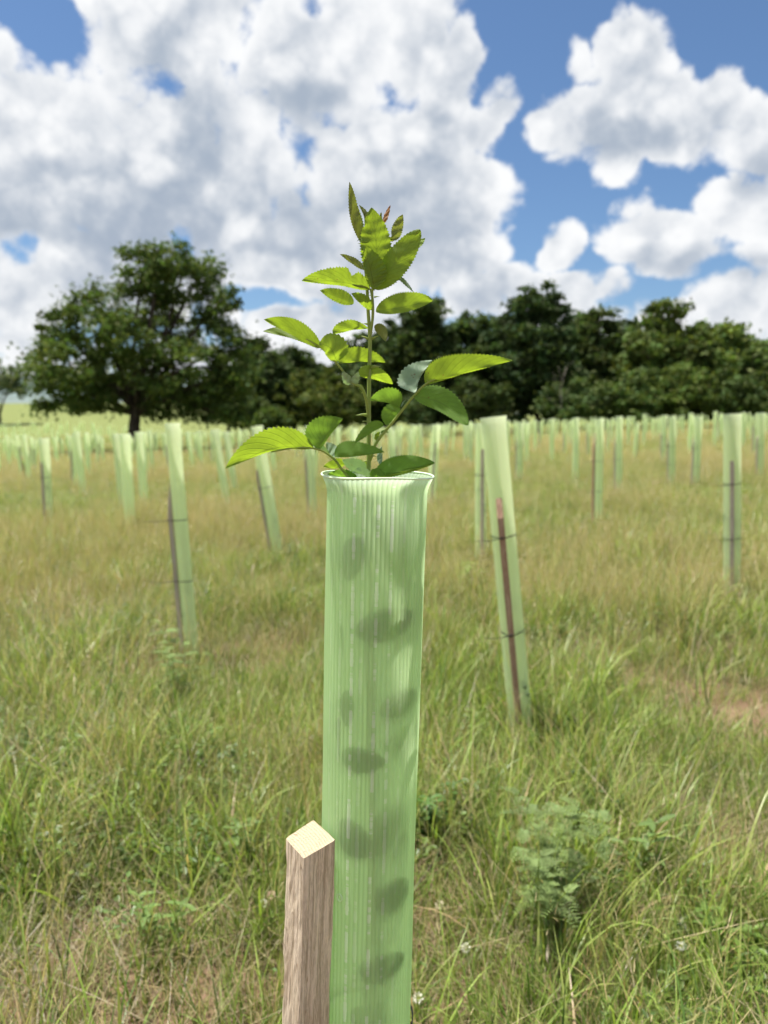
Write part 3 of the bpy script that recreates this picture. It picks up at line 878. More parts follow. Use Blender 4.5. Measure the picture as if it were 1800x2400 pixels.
# ------------------------------------------------------------------ tree shelters in the field
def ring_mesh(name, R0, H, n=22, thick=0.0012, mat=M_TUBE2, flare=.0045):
    rows = [(0, R0), (H * .3, R0), (H * .65, R0), (H * .93, R0), (H * .978, R0 + flare * .15), (H * .99, R0 + flare * .5), (H, R0 + flare)]
    vs_, fs, uv = [], [], []
    for z, r in rows:
        for k in range(n + 1):
            a = 2 * math.pi * k / n
            vs_.append((r * math.sin(a), -r * math.cos(a), z)); uv.append((k / n, z / H))
    for i in range(len(rows) - 1):
        for k in range(n):
            q = i * (n + 1) + k
            fs.append((q, q + 1, q + n + 2, q + n + 1))
    return new_mesh(name, vs_, fs, mat, True, None, uv)
def stake_mesh(name, w, H, mat, slant=.0):
    bm = bmesh.new()
    bmesh.ops.create_cube(bm, size=1.0)
    for v in bm.verts:
        z = v.co.z + .5
        v.co = Vector((v.co.x * w, v.co.y * w, -.25 + z * (H + .25) + (slant * v.co.x if z > .5 else 0)))
    bmesh.ops.subdivide_edges(bm, edges=[e for e in bm.edges if abs(e.verts[0].co.z - e.verts[1].co.z) > .2], cuts=10)
    for v in bm.verts:
        v.co.x += random.uniform(-.0007, .0007); v.co.y += random.uniform(-.0007, .0007)
    bmesh.ops.bevel(bm, geom=[e for e in bm.edges if abs(e.verts[0].co.z - e.verts[1].co.z) > .02], offset=.0012, segments=1, affect='EDGES')
    me = bpy.data.meshes.new(name); bm.to_mesh(me); bm.free(); me.materials.append(mat)
    return me
def tie_mesh(name, r, sx, sy, sw, tail=.09, ta=math.pi):      # loop round a tube of radius r and a stake at (sx, sy)
    pts = []
    ang = math.atan2(sy, sx); d = math.hypot(sx, sy)
    r2 = sw * .72; off = math.acos(max(-1, min(1, (r - r2) / d)))
    a = np.linspace(ang + off, ang + 2 * math.pi - off, 22)
    for q in a: pts.append((r * 1.02 * math.cos(q), r * 1.02 * math.sin(q)))
    for q in np.linspace(ang - off, ang + off, 9): pts.append((sx + r2 * math.cos(q), sy + r2 * math.sin(q)))
    n = len(pts); h = .0019; t = .0007
    vs_, fs = [], []
    for (x, y) in pts:
        m = math.hypot(x, y); ux, uy = x / m * t, y / m * t
        vs_ += [(x, y, -h), (x + ux * 2, y + uy * 2, -h), (x + ux * 2, y + uy * 2, h), (x, y, h)]
    for i in range(n):
        j = (i + 1) % n
        for k in range(4): fs.append((i * 4 + k, j * 4 + k, j * 4 + (k + 1) % 4, i * 4 + (k + 1) % 4))
    hx, hy = sx + r2 * math.cos(ang), sy + r2 * math.sin(ang)
    def boxv(c, a3):
        x, y, z = c; o = [(x + i * a3[0], y + j * a3[1], z + k * a3[2]) for i in (-1, 1) for j in (-1, 1) for k in (-1, 1)]
        return o, [(0, 1, 3, 2), (4, 6, 7, 5), (0, 4, 5, 1), (2, 3, 7, 6), (0, 2, 6, 4), (1, 5, 7, 3)]
    head = boxv((hx, hy, 0), (.0036, .0036, .0036))
    tl = tube_path([(hx, hy, 0), (hx + math.cos(ta) * tail * .5, hy + math.sin(ta) * tail * .5 - .004, -.004), (hx + math.cos(ta) * tail, hy + math.sin(ta) * tail, .001)], [.0016, .0014, .001], 5)
    return new_mesh(name, *merge([(vs_, fs), head, tl]), M_TIE, False)

def describe(o, p, r, lean, stake):
    w = 'slim' if r < .045 else 'medium width' if r < .0515 else 'wide'
    tr = foot(318, 50.0)
    if math.hypot(p[0] - tr[0], p[1] - tr[1]) < 13: w2 = 'in the rows round the broad lone tree'
    elif p[1] > 44: w2 = 'in the last rows before the wood' if p[0] > -12 else 'on the grassy rise past the broad tree'
    elif p[1] > 26: w2 = 'in the middle rows of the field'
    else: w2 = 'in tan grass in the front rows'
    lb = ('leaning ' if lean else 'upright ') + w + ' pale green tube ' + ('with a stake ' if stake else '') + w2
    tag(o, lb, 'tree shelter', lb.replace('tube', 'tubes', 1))
def shelter(tx, ty, bx, by, wpx, label=None, group=None, stake=None, hide=None, ties=(.72, .40), stake_h=.86, smat=None, leaves=0, tail=.09, ta=math.pi):
    """top pixel, visible foot pixel, width in pixels; distance from the usual 1.2 m height standing in grass"""
    H = 1.2
    if hide is None: hide = .10 if by - ty > 300 else .17
    dep = (H - hide) * F / (by - ty)
    tp = at(tx, ty, dep)
    lx = at(bx, by, dep).x - tp.x
    gz = th(tp.x + lx, tp.y)
    base = Vector((tp.x + lx * 1.08, tp.y, gz))
    up = tp - base; Hh = min(max(up.length, 1.02), 1.42)
    root = empty('tree_shelter', base - up.normalized() * .02)
    root.rotation_mode = 'QUATERNION'; root.rotation_quaternion = up.to_track_quat('Z', 'X') if False else Vector((0, 0, 1)).rotation_difference(up)
    r = min(max(wpx / F * dep / 2, .033), .062)
    if label: tag(root, label, 'tree shelter', 'green tubes standing across the field')
    else: describe(root, base, r, abs(lx) > .09, bool(stake))
    obj('tube', ring_mesh('tube', r, Hh + .02), root)
    if stake:
        sw = .023
        an, = (stake,)
        sx, sy = (r + sw * .62) * math.cos(an), (r + sw * .62) * math.sin(an)
        so = obj('stake', stake_mesh('stake', sw, stake_h, smat or M_STAKE2, random.uniform(-.2, .2)), root, (sx, sy, 0))
        so.rotation_euler = (0, 0, an + random.uniform(-.15, .15))
        for q in ties:
            obj('cable_tie', tie_mesh('cable_tie', r, sx, sy, sw, tail, ta), root, (0, 0, q))
    if leaves:
        vs_, fs, tn = [], [], []
        for _ in range(leaves):
            a = random.uniform(0, 6.28)
            oval(vs_, fs, tn, (.3 * r * math.cos(a), .3 * r * math.sin(a), random.uniform(.15, .62) * Hh), a, random.uniform(-.4, .8), r * .9, .03, np.array((.04, .10, .03)))
        st = tube_path([(0, 0, 0), (.003, 0, .4), (0, .003, .75)], [.004, .0035, .002], 5)
        o = len(vs_); vs_ += [tuple(v) for v in st[0]]; fs += [tuple(i + o for i in f) for f in st[1]]; tn += [np.array((.09, .08, .04))] * len(st[0])
        obj('seedling_inside', new_mesh('seedling_inside', vs_, fs, M_WEED, True, np.array(tn)), root)
    return root, base
PI = math.pi
placed = []
def S(*a, **k):
    o, b = shelter(*a, **k); placed.append((b.x, b.y)); return o
S(1156, 977, 1236, 1700, 57, 'pale green tube leaning beside a reddish stake with two black ties', stake=-PI * .58, ties=(.84, .47), stake_h=.95, smat=M_STAKE3, leaves=10, hide=.06, tail=.10)
S(404, 992, 432, 1500, 33, 'green tube with grey stake on one side and two long tie tails', stake=PI * 1.03, ties=(.79, .47), stake_h=.91, leaves=6, tail=.13)
S(1716, 970, 1741, 1392, 39, 'green tube leaning back with a grey stake tied across its front', stake=-PI * .64, ties=(.84, .50), stake_h=.97, leaves=10)
S(1127, 992, 1131, 1278, 26, 'green tube with a thin dark stake partly behind the leaning tube', stake=-PI * .47, ties=(.80,), stake_h=1.0, leaves=12)
S(602, 999, 646, 1278, 27, 'leaning green tube in tan grass with its stake behind the sapling leaf', stake=PI * 1.0, ties=(.7,), leaves=4)
S(103, 1027, 103, 1235, 23, 'dull grey green tube with a weathered stake in front', stake=-PI * .55, ties=(.7, .4), leaves=8)
S(292, 1017, 297, 1228, 25, 'wide pale green tube standing next to a slimmer one under the broad tree', leaves=3)
S(271, 1017, 280, 1190, 17, 'slim pale green tube close beside a wider one under the broad tree')
S(1406, 982, 1410, 1206, 19, 'upright green tube with a reddish stake along one edge and two ties', stake=PI * 1.0, ties=(.78, .45), smat=M_STAKE3, stake_h=1.0)
S(1451, 976, 1457, 1132, 16, 'green tube with dark lower half and a stake at its edge', stake=PI * 1.0, ties=(.6,), leaves=8)
S(1350, 979, 1353, 1102, 19, 'green tube darkened below by the seedling growing inside', leaves=12)
S(1785, 968, 1790, 1098, 20, 'green tube with stake at the low end of the wood', stake=PI * 1.05, ties=(.7,))
S(1022, 995, 1012, 1165, 27, 'wide green tube standing behind the flared rim of the foreground tube', stake=-PI * .5, ties=(.8,), leaves=3)
S(724, 998, 733, 1202, 18, 'green tube with a dark band low down, beside the sapling leaves', leaves=5, stake=PI, ties=())
for (tx, ty, bx, by, w, st) in (
    (179, 1012, 188, 1142, 22, 0), (57, 1020, 62, 1119, 20, 0), (325, 1012, 332, 1168, 19, 0), (503, 1007, 529, 1180, 18, 0), (529, 1012, 547, 1141, 15, 0),
    (1220, 990, 1220, 1113, 15, PI), (1293, 981, 1296, 1066, 11, 0), (1472, 976, 1476, 1038, 10, 0), (1510, 970, 1512, 1033, 16, 0),
    (1558, 973, 1559, 1070, 13, PI), (1576, 975, 1581, 1111, 18, PI), (1637, 977, 1639, 1119, 17, PI), (1619, 968, 1621, 1048, 14, 0), (1677, 964, 1679, 1033, 15, 0),
    (1744, 966, 1745, 1038, 11, 0), (984, 995, 989, 1076, 14, 0), (970, 997, 972, 1060, 12, 0), (160, 1020, 163, 1080, 11, 0), (632, 1005, 641, 1100, 13, 0),
    (350, 1010, 354, 1092, 11, 0), (440, 1012, 450, 1092, 11, 0), (465, 1010, 472, 1080, 10, 0), (235, 1022, 240, 1082, 9, 0), (15, 1022, 18, 1080, 12, 0), (130, 1024, 132, 1085, 11, 0), (835, 1003, 838, 1075, 12, 0), (790, 1003, 792, 1085, 13, 0),
    (1090, 990, 1092, 1072, 12, 0), (1190, 985, 1192, 1062, 12, 0), (1255, 985, 1256, 1052, 10, 0)):
    S(tx, ty, bx, by, w, stake=st or None, ties=(.75, .42) if st else (), leaves=0)
TM = [ring_mesh('tube', r, 1.22, 12) for r in (.042, .048, .055)]
n_far = 0; rest_parts = []
rows = []
for j in range(46):
    yy = 11.5 + j * 2.0
    for i in range(-45, 40):
        xx = i * 2.0 + (.55 if j % 2 else 0) + yy * .12 + random.gauss(0, .28)
        y2 = yy + random.gauss(0, .35)
        rows.append((xx, y2))
rows.sort(key=lambda q: math.hypot(*q))
for (xx, y2) in rows:
    if abs(xx) > .60 * y2 + .6: continue
    lim = 58 + max(0, -xx - 6) * 1.3
    if y2 > lim: continue
    if math.hypot(xx - foot(318, Y1)[0], y2 - Y1) < 2.5: continue
    if any((xx - a) ** 2 + (y2 - b) ** 2 < 1.6 ** 2 for a, b in placed): continue
    if random.random() < .10: continue
    if y2 < 17 and random.random() < .45: continue
    n_far += 1
    z = th(xx, y2)
    if n_far > 252:
        rr, hh, lx, ly = random.choice((.042, .048, .055)), random.uniform(1.1, 1.25), random.gauss(0, .05), random.gauss(0, .04)
        rest_parts.append(tube_path([(xx, y2, z - .02), (xx + lx, y2 + ly, z + hh)], [rr, rr * 1.06], 8, False))
        continue
    o = empty('tree_shelter', (xx, y2, z - .02))
    tilt = (random.gauss(0, .035), random.gauss(0, .045))
    o.rotation_euler = (tilt[0], tilt[1], random.uniform(0, 6.28))
    s = random.uniform(.9, 1.06)
    o.scale = (1, 1, s)
    ti = random.randrange(3)
    describe(o, (xx, y2), (.042, .048, .055)[ti], math.hypot(*tilt) > .07, y2 < 32)
    obj('tube', TM[ti], o)
    if y2 < 32:
        a = random.uniform(0, 6.28)
        if 'SM' not in globals(): SM = stake_mesh('stake', .026, .9, M_STAKE2)
        obj('stake', SM, o, (.065 * math.cos(a), .065 * math.sin(a), 0))

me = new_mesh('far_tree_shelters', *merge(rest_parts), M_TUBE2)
tag(obj('far_tree_shelters', me), 'farthest rows of pale green tubes below the trees and up the grassy rise', 'tree shelter', kind='stuff')
# ------------------------------------------------------------------ the shelter in front
def frame_from(up):
    return Vector((0, 0, 1)).rotation_difference(up)
hero = empty('tree_shelter', BASEC)
hero.rotation_mode = 'QUATERNION'; hero.rotation_quaternion = frame_from(AX)
tag(hero, 'large fluted green plastic tube with flared rim and oak stake around the thorny sapling', 'tree shelter')
def hero_tube():
    NF, SUB = 68, 6
    n = NF * SUB
    zz = list(np.linspace(-.03, TUBE_H - .03, 46)) + [TUBE_H - q for q in (.024, .019, .0155, .0125, .010, .0078, .0056, .0038, .0022, .001, 0.0)]
    vs_, fs, uv = [], [], []
    th_ = np.linspace(-math.pi, math.pi, n + 1)
    for z in zz:
        q = TUBE_H - z
        fl = .0062 * max(0, 1 - q / .019) ** 1.6
        for a in th_:
            k = (a / (2 * math.pi) + .5) * NF
            r = TUBE_R + fl - .00022 * math.cos(2 * math.pi * k)
            r += .0007 * math.sin(2 * a + z * 3) + .0004 * math.sin(3 * a - z * 9 + 1) + .00025 * math.sin(5 * a + z * 21)
            zt = z + (.0010 * math.sin(3 * a + 1)) * max(0, 1 - q / .03)
            vs_.append((r * math.sin(a), -r * math.cos(a), zt)); uv.append((a / (2 * math.pi) + .5, max(0, z / TUBE_H)))
    m = n + 1
    for i in range(len(zz) - 1):
        for k in range(n):
            q = i * m + k
            fs.append((q, q + 1, q + m + 1, q + m))
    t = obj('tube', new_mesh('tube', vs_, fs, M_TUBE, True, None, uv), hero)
    # rolled edge of the rim
    rp, ff = [], []
    rr = TUBE_R + .0062
    for k in range(121):
        a = 2 * math.pi * k / 120 - math.pi
        w = .0007 * math.sin(2 * a + TUBE_H * 3) + .0004 * math.sin(3 * a - TUBE_H * 9 + 1) + .00025 * math.sin(5 * a + TUBE_H * 21)
        rp.append(((rr + w) * math.sin(a), -(rr + w) * math.cos(a), TUBE_H + .0010 * math.sin(3 * a + 1)))
    rim = tube_path(rp, [.0010] * len(rp), 8, False)
    obj('rim', new_mesh('rim', *rim, M_HOLE), t)
    # punched hole low on the wall
    hp = hero_inv(on_hero(797, 2103))
    a0 = math.atan2(hp.x, -hp.y); R1 = TUBE_R + .0008
    ring = []
    for k in range(25):
        q = 2 * math.pi * k / 24
        aa = a0 + .0030 * math.cos(q) / TUBE_R
        ring.append((R1 * math.sin(aa), -R1 * math.cos(aa), hp.z + .0042 * math.sin(q)))
    obj('vent_hole', new_mesh('vent_hole', *tube_path(ring, [.0006] * 25, 6, False), M_HOLE), t)
    return t
HM = Matrix.Translation(BASEC) @ frame_from(AX).to_matrix().to_4x4()
def hero_inv(p): return HM.inverted() @ p
def on_hero(px, py, r=None):                 # where a pixel ray first meets the tube wall
    r = r or TUBE_R
    o, d = hero_inv(Vector((0, 0, CAMZ))), (HM.inverted().to_3x3() @ ray(px, py))
    A = d.x ** 2 + d.y ** 2; B = 2 * (o.x * d.x + o.y * d.y); C = o.x ** 2 + o.y ** 2 - r * r
    D = B * B - 4 * A * C
    t = (-B - math.sqrt(D)) / (2 * A) if D > 0 else -B / (2 * A)
    return Vector((0, 0, CAMZ)) + ray(px, py) * t
tubeo = hero_tube()

# its stake: square oak, corner turned to the viewer, slanted saw cut on top
def hero_stake():
    cpx = on_hero(800, 1966)
    dep = 0.753
    quad_px = [(674.6, 1966), (719, 2000.5), (786.5, 1967), (730, 1934)]       # left, front, right, back
    cen = on_y(728, 1966, dep)
    half = (on_y(788, 1967, dep) - on_y(671, 1966, dep)).length / 2
    axis = (AX + Vector((.012, 0, 0))).normalized()
    so_base = cen + axis * ((th(cen.x, cen.y) - .25 - cen.z) / axis.z)
    L = (cen - so_base).length
    q = frame_from(axis)
    bm = bmesh.new()
    cor = [(-half, -.0006), (-.0045, -half), (half, -.0004), (0.0005, half)]
    NR, ND = 70, 9
    ring_n = 4 * ND
    rows_ = []
    for i in range(NR + 1):
        s = i / NR
        row = []
        for c in range(4):
            a, b = np.array(cor[c]), np.array(cor[(c + 1) % 4])
            for k in range(ND):
                p = a + (b - a) * k / ND
                nrm = p / np.linalg.norm(p)
                w = (.0006 * math.sin(s * 31 + c * 2 + k) + random.gauss(0, .0003)) * (0.25 if i > NR - 2 else 1)
                if c in (0, 3) and k == 0: w += -.0016 * max(0, math.sin(s * 23 + 1.0)) ** 6 + .0022 * math.exp(-((s - .80) / .05) ** 2) * 0
                if k == 0: w -= .0006
                p = p + nrm * w
                z = s * L
                if i == NR: z += .0035 * (-p[1] / half) * -1.9 + .0005 * random.uniform(-1, 1)
                row.append(bm.verts.new((p[0], p[1], z)))
        rows_.append(row)
    for i in range(NR):
        for k in range(ring_n):
            bm.faces.new((rows_[i][k], rows_[i][(k + 1) % ring_n], rows_[i + 1][(k + 1) % ring_n], rows_[i + 1][k]))
    bm.faces.new(rows_[NR]); bm.faces.new(rows_[0][::-1])
    me = bpy.data.meshes.new('stake'); bm.to_mesh(me); bm.free(); me.materials.append(M_STAKE)
    o = obj('stake', me, hero)
    o.matrix_parent_inverse = HM.inverted()
    o.rotation_mode = 'QUATERNION'; o.rotation_quaternion = q; o.location = so_base
    o['label'] = 'square rough sawn oak stake with a pale cut top'
    # splinters lifted from the sawn faces
    prs = []
    for _ in range(26):
        c = random.randrange(4); a, b = np.array(cor[c]), np.array(cor[(c + 1) % 4]); p = a + (b - a) * random.random()
        z = L - random.uniform(.01, .30); l = random.uniform(.004, .012); nrm = p / np.linalg.norm(p)
        prs.append(tube_path([(p[0], p[1], z), (p[0] + nrm[0] * .0010, p[1] + nrm[1] * .0010, z + l * .6), (p[0] + nrm[0] * .0024, p[1] + nrm[1] * .0024, z + l)], [.0004, .0003, .0001], 4))
    obj('splinters', new_mesh('splinters', *merge(prs), M_STAKE), o)
    return o, so_base, cen
stk, stk_base, stk_cen = hero_stake()
for zc in (on_hero(776, 2400).z - .020, .30):
    lp = hero_inv(Vector((stk_cen.x - .004, stk_cen.y, zc)))
    to = obj('cable_tie', tie_mesh('cable_tie', TUBE_R + .001, lp.x, lp.y, .036, .05, -.3), hero, (0, 0, lp.z))

# ------------------------------------------------------------------ the thorny sapling
def cr(x, y): return (500 + x / 2.212, 400 + y / 2.212)      # a close crop of the photograph used for tracing
sap = empty('sapling', BASEC + Vector((0, 0, 0)))
tag(sap, 'young thorny sapling with serrated leaves growing out of the flared green tube', 'sapling')
def sp(x, y, dy=0.0): return on_y(*cr(x, y), YT + dy)
def kid(name, me, parent): 
    o = obj(name, me, parent)
    o.matrix_parent_inverse = Matrix.Translation(-BASEC) if parent is sap else Matrix.Identity(4)
    return o
# stem
sx = [(BASEC.x, BASEC.y, BASEC.z)] + [tuple(BASEC + AX * (TUBE_H * q) + Vector((random.uniform(-.006, .006), random.uniform(-.004, .004), 0))) for q in (.25, .5, .75)]
sx += [tuple(sp(*q)) for q in ((803, 1700), (805, 1560), (806, 1300), (808, 1050), (812, 880), (802, 720), (794, 560), (776, 420), (765, 375))]
sp_pts = spline(sx, 90)
srad = list(np.interp(np.linspace(0, 1, 90), [0, .55, .75, .86, 1], [.0030, .0022, .0018, .0015, .0006]))
stem = kid('stem', new_mesh('stem', *tube_path(sp_pts, srad, 12), M_STEM), sap)
br = [tuple(sp(*q)) for q in ((812, 870, 0), (828, 740, -.004), (824, 620, -.008), (835, 570, -.010), (850, 430, -.01), (868, 300, -.008))]
kid('stem', new_mesh('stem', *tube_path(spline(br, 30), list(np.linspace(.0015, .0008, 30)), 8), M_STEM), sap)
def thorn(p, d, L):
    p, d = Vector(p), Vector(d).normalized()
    return tube_path([p, p + d * L * .45, p + d * L + Vector((0, 0, -.12 * L))], [L * .19, L * .10, L * .012], 6)
for (x, y, s, L) in ((800, 1268, -1, .009), (798, 1300, -1, .004), (806, 1480, 1, .006), (801, 1508, -1, .005), (803, 872, -1, .006), (820, 872, 1, .006), (800, 1020, -1, .006), (815, 1018, 1, .008), (835, 655, 1, .004), (798, 795, -1, .004), (770, 380, -1, .003), (772, 345, -1, .003), (806, 1322, 1, .003), (800, 1185, -1, .003)):
    p = sp(x, y)
    kid('thorn', new_mesh('thorn', *thorn(p, (s, -.35, .12 if y != 872 else .5), L * 1.5), M_STEM), sap).parent = stem

def leaf_mesh(base, mid, tip, wL, wR, dL, dR, teeth=16, curl=.0, pleat=.0, notch=None, shape=(.62, .85)):
    """three points of the midrib in space, half widths (metres) to each side of travel as seen from the front, depth of each edge as a share of its width"""
    n = teeth * 4
    T = np.linspace(0, 1, n + 1)
    mp = spline([base, mid, tip], n + 1)
    a, b = shape
    tm = a / (a + b)
    prof = lambda t: (t / tm) ** a * ((1 - t) / (1 - tm)) ** b if 0 < t < 1 else 0.0
    across = [-1, -.8, -.55, -.28, 0, .28, .55, .8, 1]
    vs_, fs, uv = [], [], []
    for i, t in enumerate(T):
        p = np.array(mp[i]); d = np.array(mp[min(i + 1, n)]) - np.array(mp[max(i - 1, 0)])
        nv = np.array([-d[2], 0, d[0]])            # left of travel in the picture plane (x right, z up)
        nv = nv / (np.linalg.norm(nv) + 1e-9)
        ph = (i % 4) / 4.0
        for s in across:
            w, dd = (wL, dL) if s > 0 else (wR, dR)
            ww = w * prof(t)
            if notch and abs(t - notch[0]) < notch[1] and s * notch[3] > 0: ww *= 1 - notch[2] * (1 - abs(t - notch[0]) / notch[1])
            e = abs(s)
            if e == 1: ww *= 1 + (.09 * (ph - .4)) + .0008 / max(w, .003) * (ph - .3)
            pos = p + nv * s * ww + np.array([0, 1, 0]) * (dd * ww * e - curl * ww * e * e)
            pos[1] += pleat * ww * math.sin(t * 2 * math.pi * 9 - e * 4) * e * .5 + .0006 * math.sin(t * 17 + s * 3)
            pos[2] += pleat * ww * .25 * math.sin(t * 2 * math.pi * 9 - e * 4) * e
            vs_.append(pos); uv.append((t, .5 + .5 * s))
    m = len(across)
    for i in range(n):
        for k in range(m - 1):
            q = i * m + k
            fs.append((q, q + 1, q + m + 1, q + m))
    return vs_, fs, uv
KPX = 1.10 * YT / F / 2.212 / CP                      # metres per crop pixel at the stem
def leaflet(parent, base, mid, tip, wL, wR, mat='y', d0=0.0, d1=0.0, dL=None, dR=None, teeth=16, flip=False, **kw):
    b, t = sp(*base, d0), sp(*tip, d1)
    if mid is None: mid = ((base[0] + tip[0]) / 2, (base[1] + tip[1]) / 2)
    m = sp(*mid, (d0 + d1) / 2)
    if dL is None: dL = -.45 if wL >= wR else .9
    if dR is None: dR = -.45 if wR > wL else .9
    vs_, fs, uv = leaf_mesh(b, m, t, wL * KPX, wR * KPX, dL, dR, teeth, **kw)
    if flip: fs = [f[::-1] for f in fs]
    o = kid('leaflet', new_mesh('leaflet', vs_, fs, LM[mat], True, None, uv), parent if parent else sap)
    return o
def stalk(pts, r0=.0017, r1=.0008, prick=12, name='leaf_stalk', below=True):
    P = [sp(*p) for p in pts]
    S_ = spline(P, 30)
    parts = [tube_path(S_, list(np.linspace(r0, r1, 30)), 8)]
    for _ in range(prick):
        i = random.randint(3, 28); d = Vector(S_[i]) - Vector(S_[i - 1]); nn = Vector((d.z, 0, -d.x)).normalized()
        if random.random() < .25 or nn.z > 0 and below: nn = -nn
        parts.append(thorn(S_[i], nn + Vector((0, random.uniform(-.5, .3), 0)), random.uniform(.0018, .0042)))
    o = kid(name, new_mesh(name, *merge(parts), M_STEM), sap)
    return o
# facing notes: upper side is the front face when travel runs left to right seen from above
A = stalk([(700, 1590, .0), (660, 1540, -.008), (620, 1490, -.014), (545, 1445, -.022), (430, 1436, -.028), (300, 1458, -.034)], prick=26)
leaflet(A, (520, 1440), (310, 1442), (62, 1545), 9, 92, 'y', -.024, -.045, teeth=24, dR=-.35)
leaflet(A, (520, 1438), (330, 1415), (150, 1475), 4, 62, 'g', -.020, -.030, teeth=20, dR=.7)
leaflet(A, (545, 1446), (588, 1368), (672, 1285), 92, 14, 'g', -.022, -.030, teeth=16, dL=-.25)
leaflet(A, (625, 1490), (610, 1450), (585, 1408), 22, 34, 'b', -.013, -.002, teeth=8)
leaflet(A, (600, 1465), (545, 1425), (480, 1398), 14, 12, 'g', -.013, .004, teeth=8)
leaflet(A, (628, 1482), (740, 1474), (888, 1460), 66, 7, 'g', -.016, -.034, teeth=18, dL=.25, shape=(.45, .85))
leaflet(A, (690, 1512), (635, 1530), (570, 1535), 14, 34, 'y', .006, .018, teeth=10)
leaflet(A, (800, 1548), (735, 1530), (668, 1500), 34, 36, 'b', .008, -.004, teeth=10)
leaflet(A, (800, 1560), (760, 1535), (700, 1525), 30, 34, 'y', .012, .016, teeth=10)
leaflet(A, (745, 1590), (670, 1575), (590, 1574), 12, 26, 'g', .004, -.006, teeth=12)
B = stalk([(808, 1600, .0), (830, 1585, -.008), (880, 1572, -.014)], .0016, .0010, 3)
leaflet(B, (835, 1590), (985, 1550), (1150, 1516), 66, 9, 'g', -.012, -.030, teeth=24, dL=.75, dR=.2, shape=(.55, .8))
leaflet(B, (850, 1592), (990, 1560), (1148, 1518), 4, 12, 'y', -.014, -.030, teeth=18, dR=.4)
leaflet(B, (868, 1525), (864, 1480), (873, 1428), 15, 12, 'b', .01, .016, teeth=6)
leaflet(B, (820, 1590), (770, 1560), (720, 1565), 14, 22, 'b', -.008, -.016, teeth=8)
leaflet(B, (838, 1600), (845, 1570), (900, 1580), 26, 16, 'g', -.02, -.03, teeth=8)
C = stalk([(812, 1500, .0), (845, 1410, -.008), (925, 1310, -.014), (1000, 1215, -.020), (1045, 1162, -.024), (1110, 1100, -.03), (1210, 1062, -.034), (1330, 1040, -.038)], .0019, .0006, 24)
leaflet(C, (1098, 1108), (1280, 1050), (1552, 984), 88, 8, 'y', -.029, -.050, teeth=30, dL=-.3, shape=(.42, .85))
leaflet(C, (1040, 1166), (1185, 1208), (1322, 1320), 70, 36, 'g', -.024, -.055, teeth=20, dL=.45, dR=-.25, shape=(.55, .7))
leaflet(C, (1045, 1152), (1062, 1075), (1136, 982), 86, 8, 'b', -.022, .006, teeth=14, dL=.2, dR=.6, shape=(.5, .95))
leaflet(C, (966, 1226), (905, 1195), (812, 1190), 8, 62, 'g', -.018, -.038, teeth=14, dR=-.4, shape=(.5, .75))
leaflet(C, (966, 1228), (915, 1262), (895, 1320), 40, 40, 'g', -.018, -.004, teeth=10, dL=.2, dR=.2)
leaflet(C, (972, 1225), (982, 1205), (996, 1188), 3, 4, 'b', -.017, -.010, teeth=3)
leaflet(C, (882, 1312), (815, 1335), (728, 1416), 20, 24, 'g', -.012, -.030, teeth=12, dL=.4, dR=-.4)
leaflet(C, (845, 1400), (850, 1375), (862, 1352), 12, 10, 'y', -.009, -.006, teeth=3)
leaflet(C, (868, 1360), (885, 1352), (910, 1358), 7, 5, 'g', -.011, -.004, teeth=3)
D = stalk([(806, 1290, 0), (796, 1200, -.004), (768, 1125, -.010), (712, 1092, -.014), (650, 1010, -.018), (560, 920, -.024), (480, 872, -.028)], .0021, .0006, 26)
leaflet(D, (556, 918), (415, 822), (262, 771), 26, 44, 'y', -.022, -.032, teeth=24, dL=.3, dR=-.3)
leaflet(D, (540, 906), (400, 852), (257, 832), 14, 40, 'y', -.022, -.006, teeth=20, dL=-.4, dR=.5)
leaflet(D, (641, 990), (606, 920), (545, 896), 34, 74, 'y', -.019, -.040, teeth=14, dL=-.2, dR=.4, shape=(.55, .8))
leaflet(D, (650, 998), (760, 985), (893, 994), 62, 5, 'y', -.018, .012, teeth=18, dL=-.3, shape=(.5, .7))
leaflet(D, (646, 996), (662, 970), (690, 948), 14, 10, 'b', -.018, -.004, teeth=5)
leaflet(D, (748, 1056), (835, 1066), (931, 1106), 46, 14, 'y', -.012, .020, teeth=16, dL=-.3, shape=(.5, .7))
leaflet(D, (714, 1106), (690, 1080), (672, 1040), 20, 22, 'b', -.014, -.020, teeth=6)
leaflet(D, (714, 1106), (738, 1082), (752, 1040), 18, 16, 'b', -.014, -.024, teeth=6)
leaflet(D, (776, 1140), (768, 1122), (764, 1106), 10, 8, 'y', -.010, -.008, teeth=3)
E = stalk([(815, 850, 0), (826, 740, -.004), (820, 640, -.006), (800, 605, -.008), (720, 590, -.012)], .0014, .0007, 8)
leaflet(E, (812, 616), (660, 578), (458, 571), 14, 62, 'y', -.008, -.020, teeth=26, dR=-.35, pleat=.10, notch=(.34, .08, .45, -1), shape=(.55, .75))
leaflet(E, (728, 688), (645, 655), (553, 620), 22, 36, 'y', -.006, .010, teeth=14, pleat=.06)
leaflet(E, (826, 720), (775, 672), (716, 636), 18, 26, 'y', -.004, -.018, teeth=10, pleat=.06)
leaflet(E, (842, 730), (985, 708), (1138, 672), 62, 24, 'y', -.006, -.026, teeth=22, dL=-.3, dR=-.2, shape=(.6, .7))
leaflet(E, (806, 818), (715, 812), (618, 842), 12, 34, 'y', -.002, -.018, teeth=14, dR=-.3, shape=(.9, .55))
leaflet(E, (836, 802), (872, 830), (896, 886), 24, 20, 'o', -.002, -.018, teeth=10)
leaflet(E, (788, 515), (725, 468), (657, 432), 12, 15, 'o', -.002, .014, teeth=12)
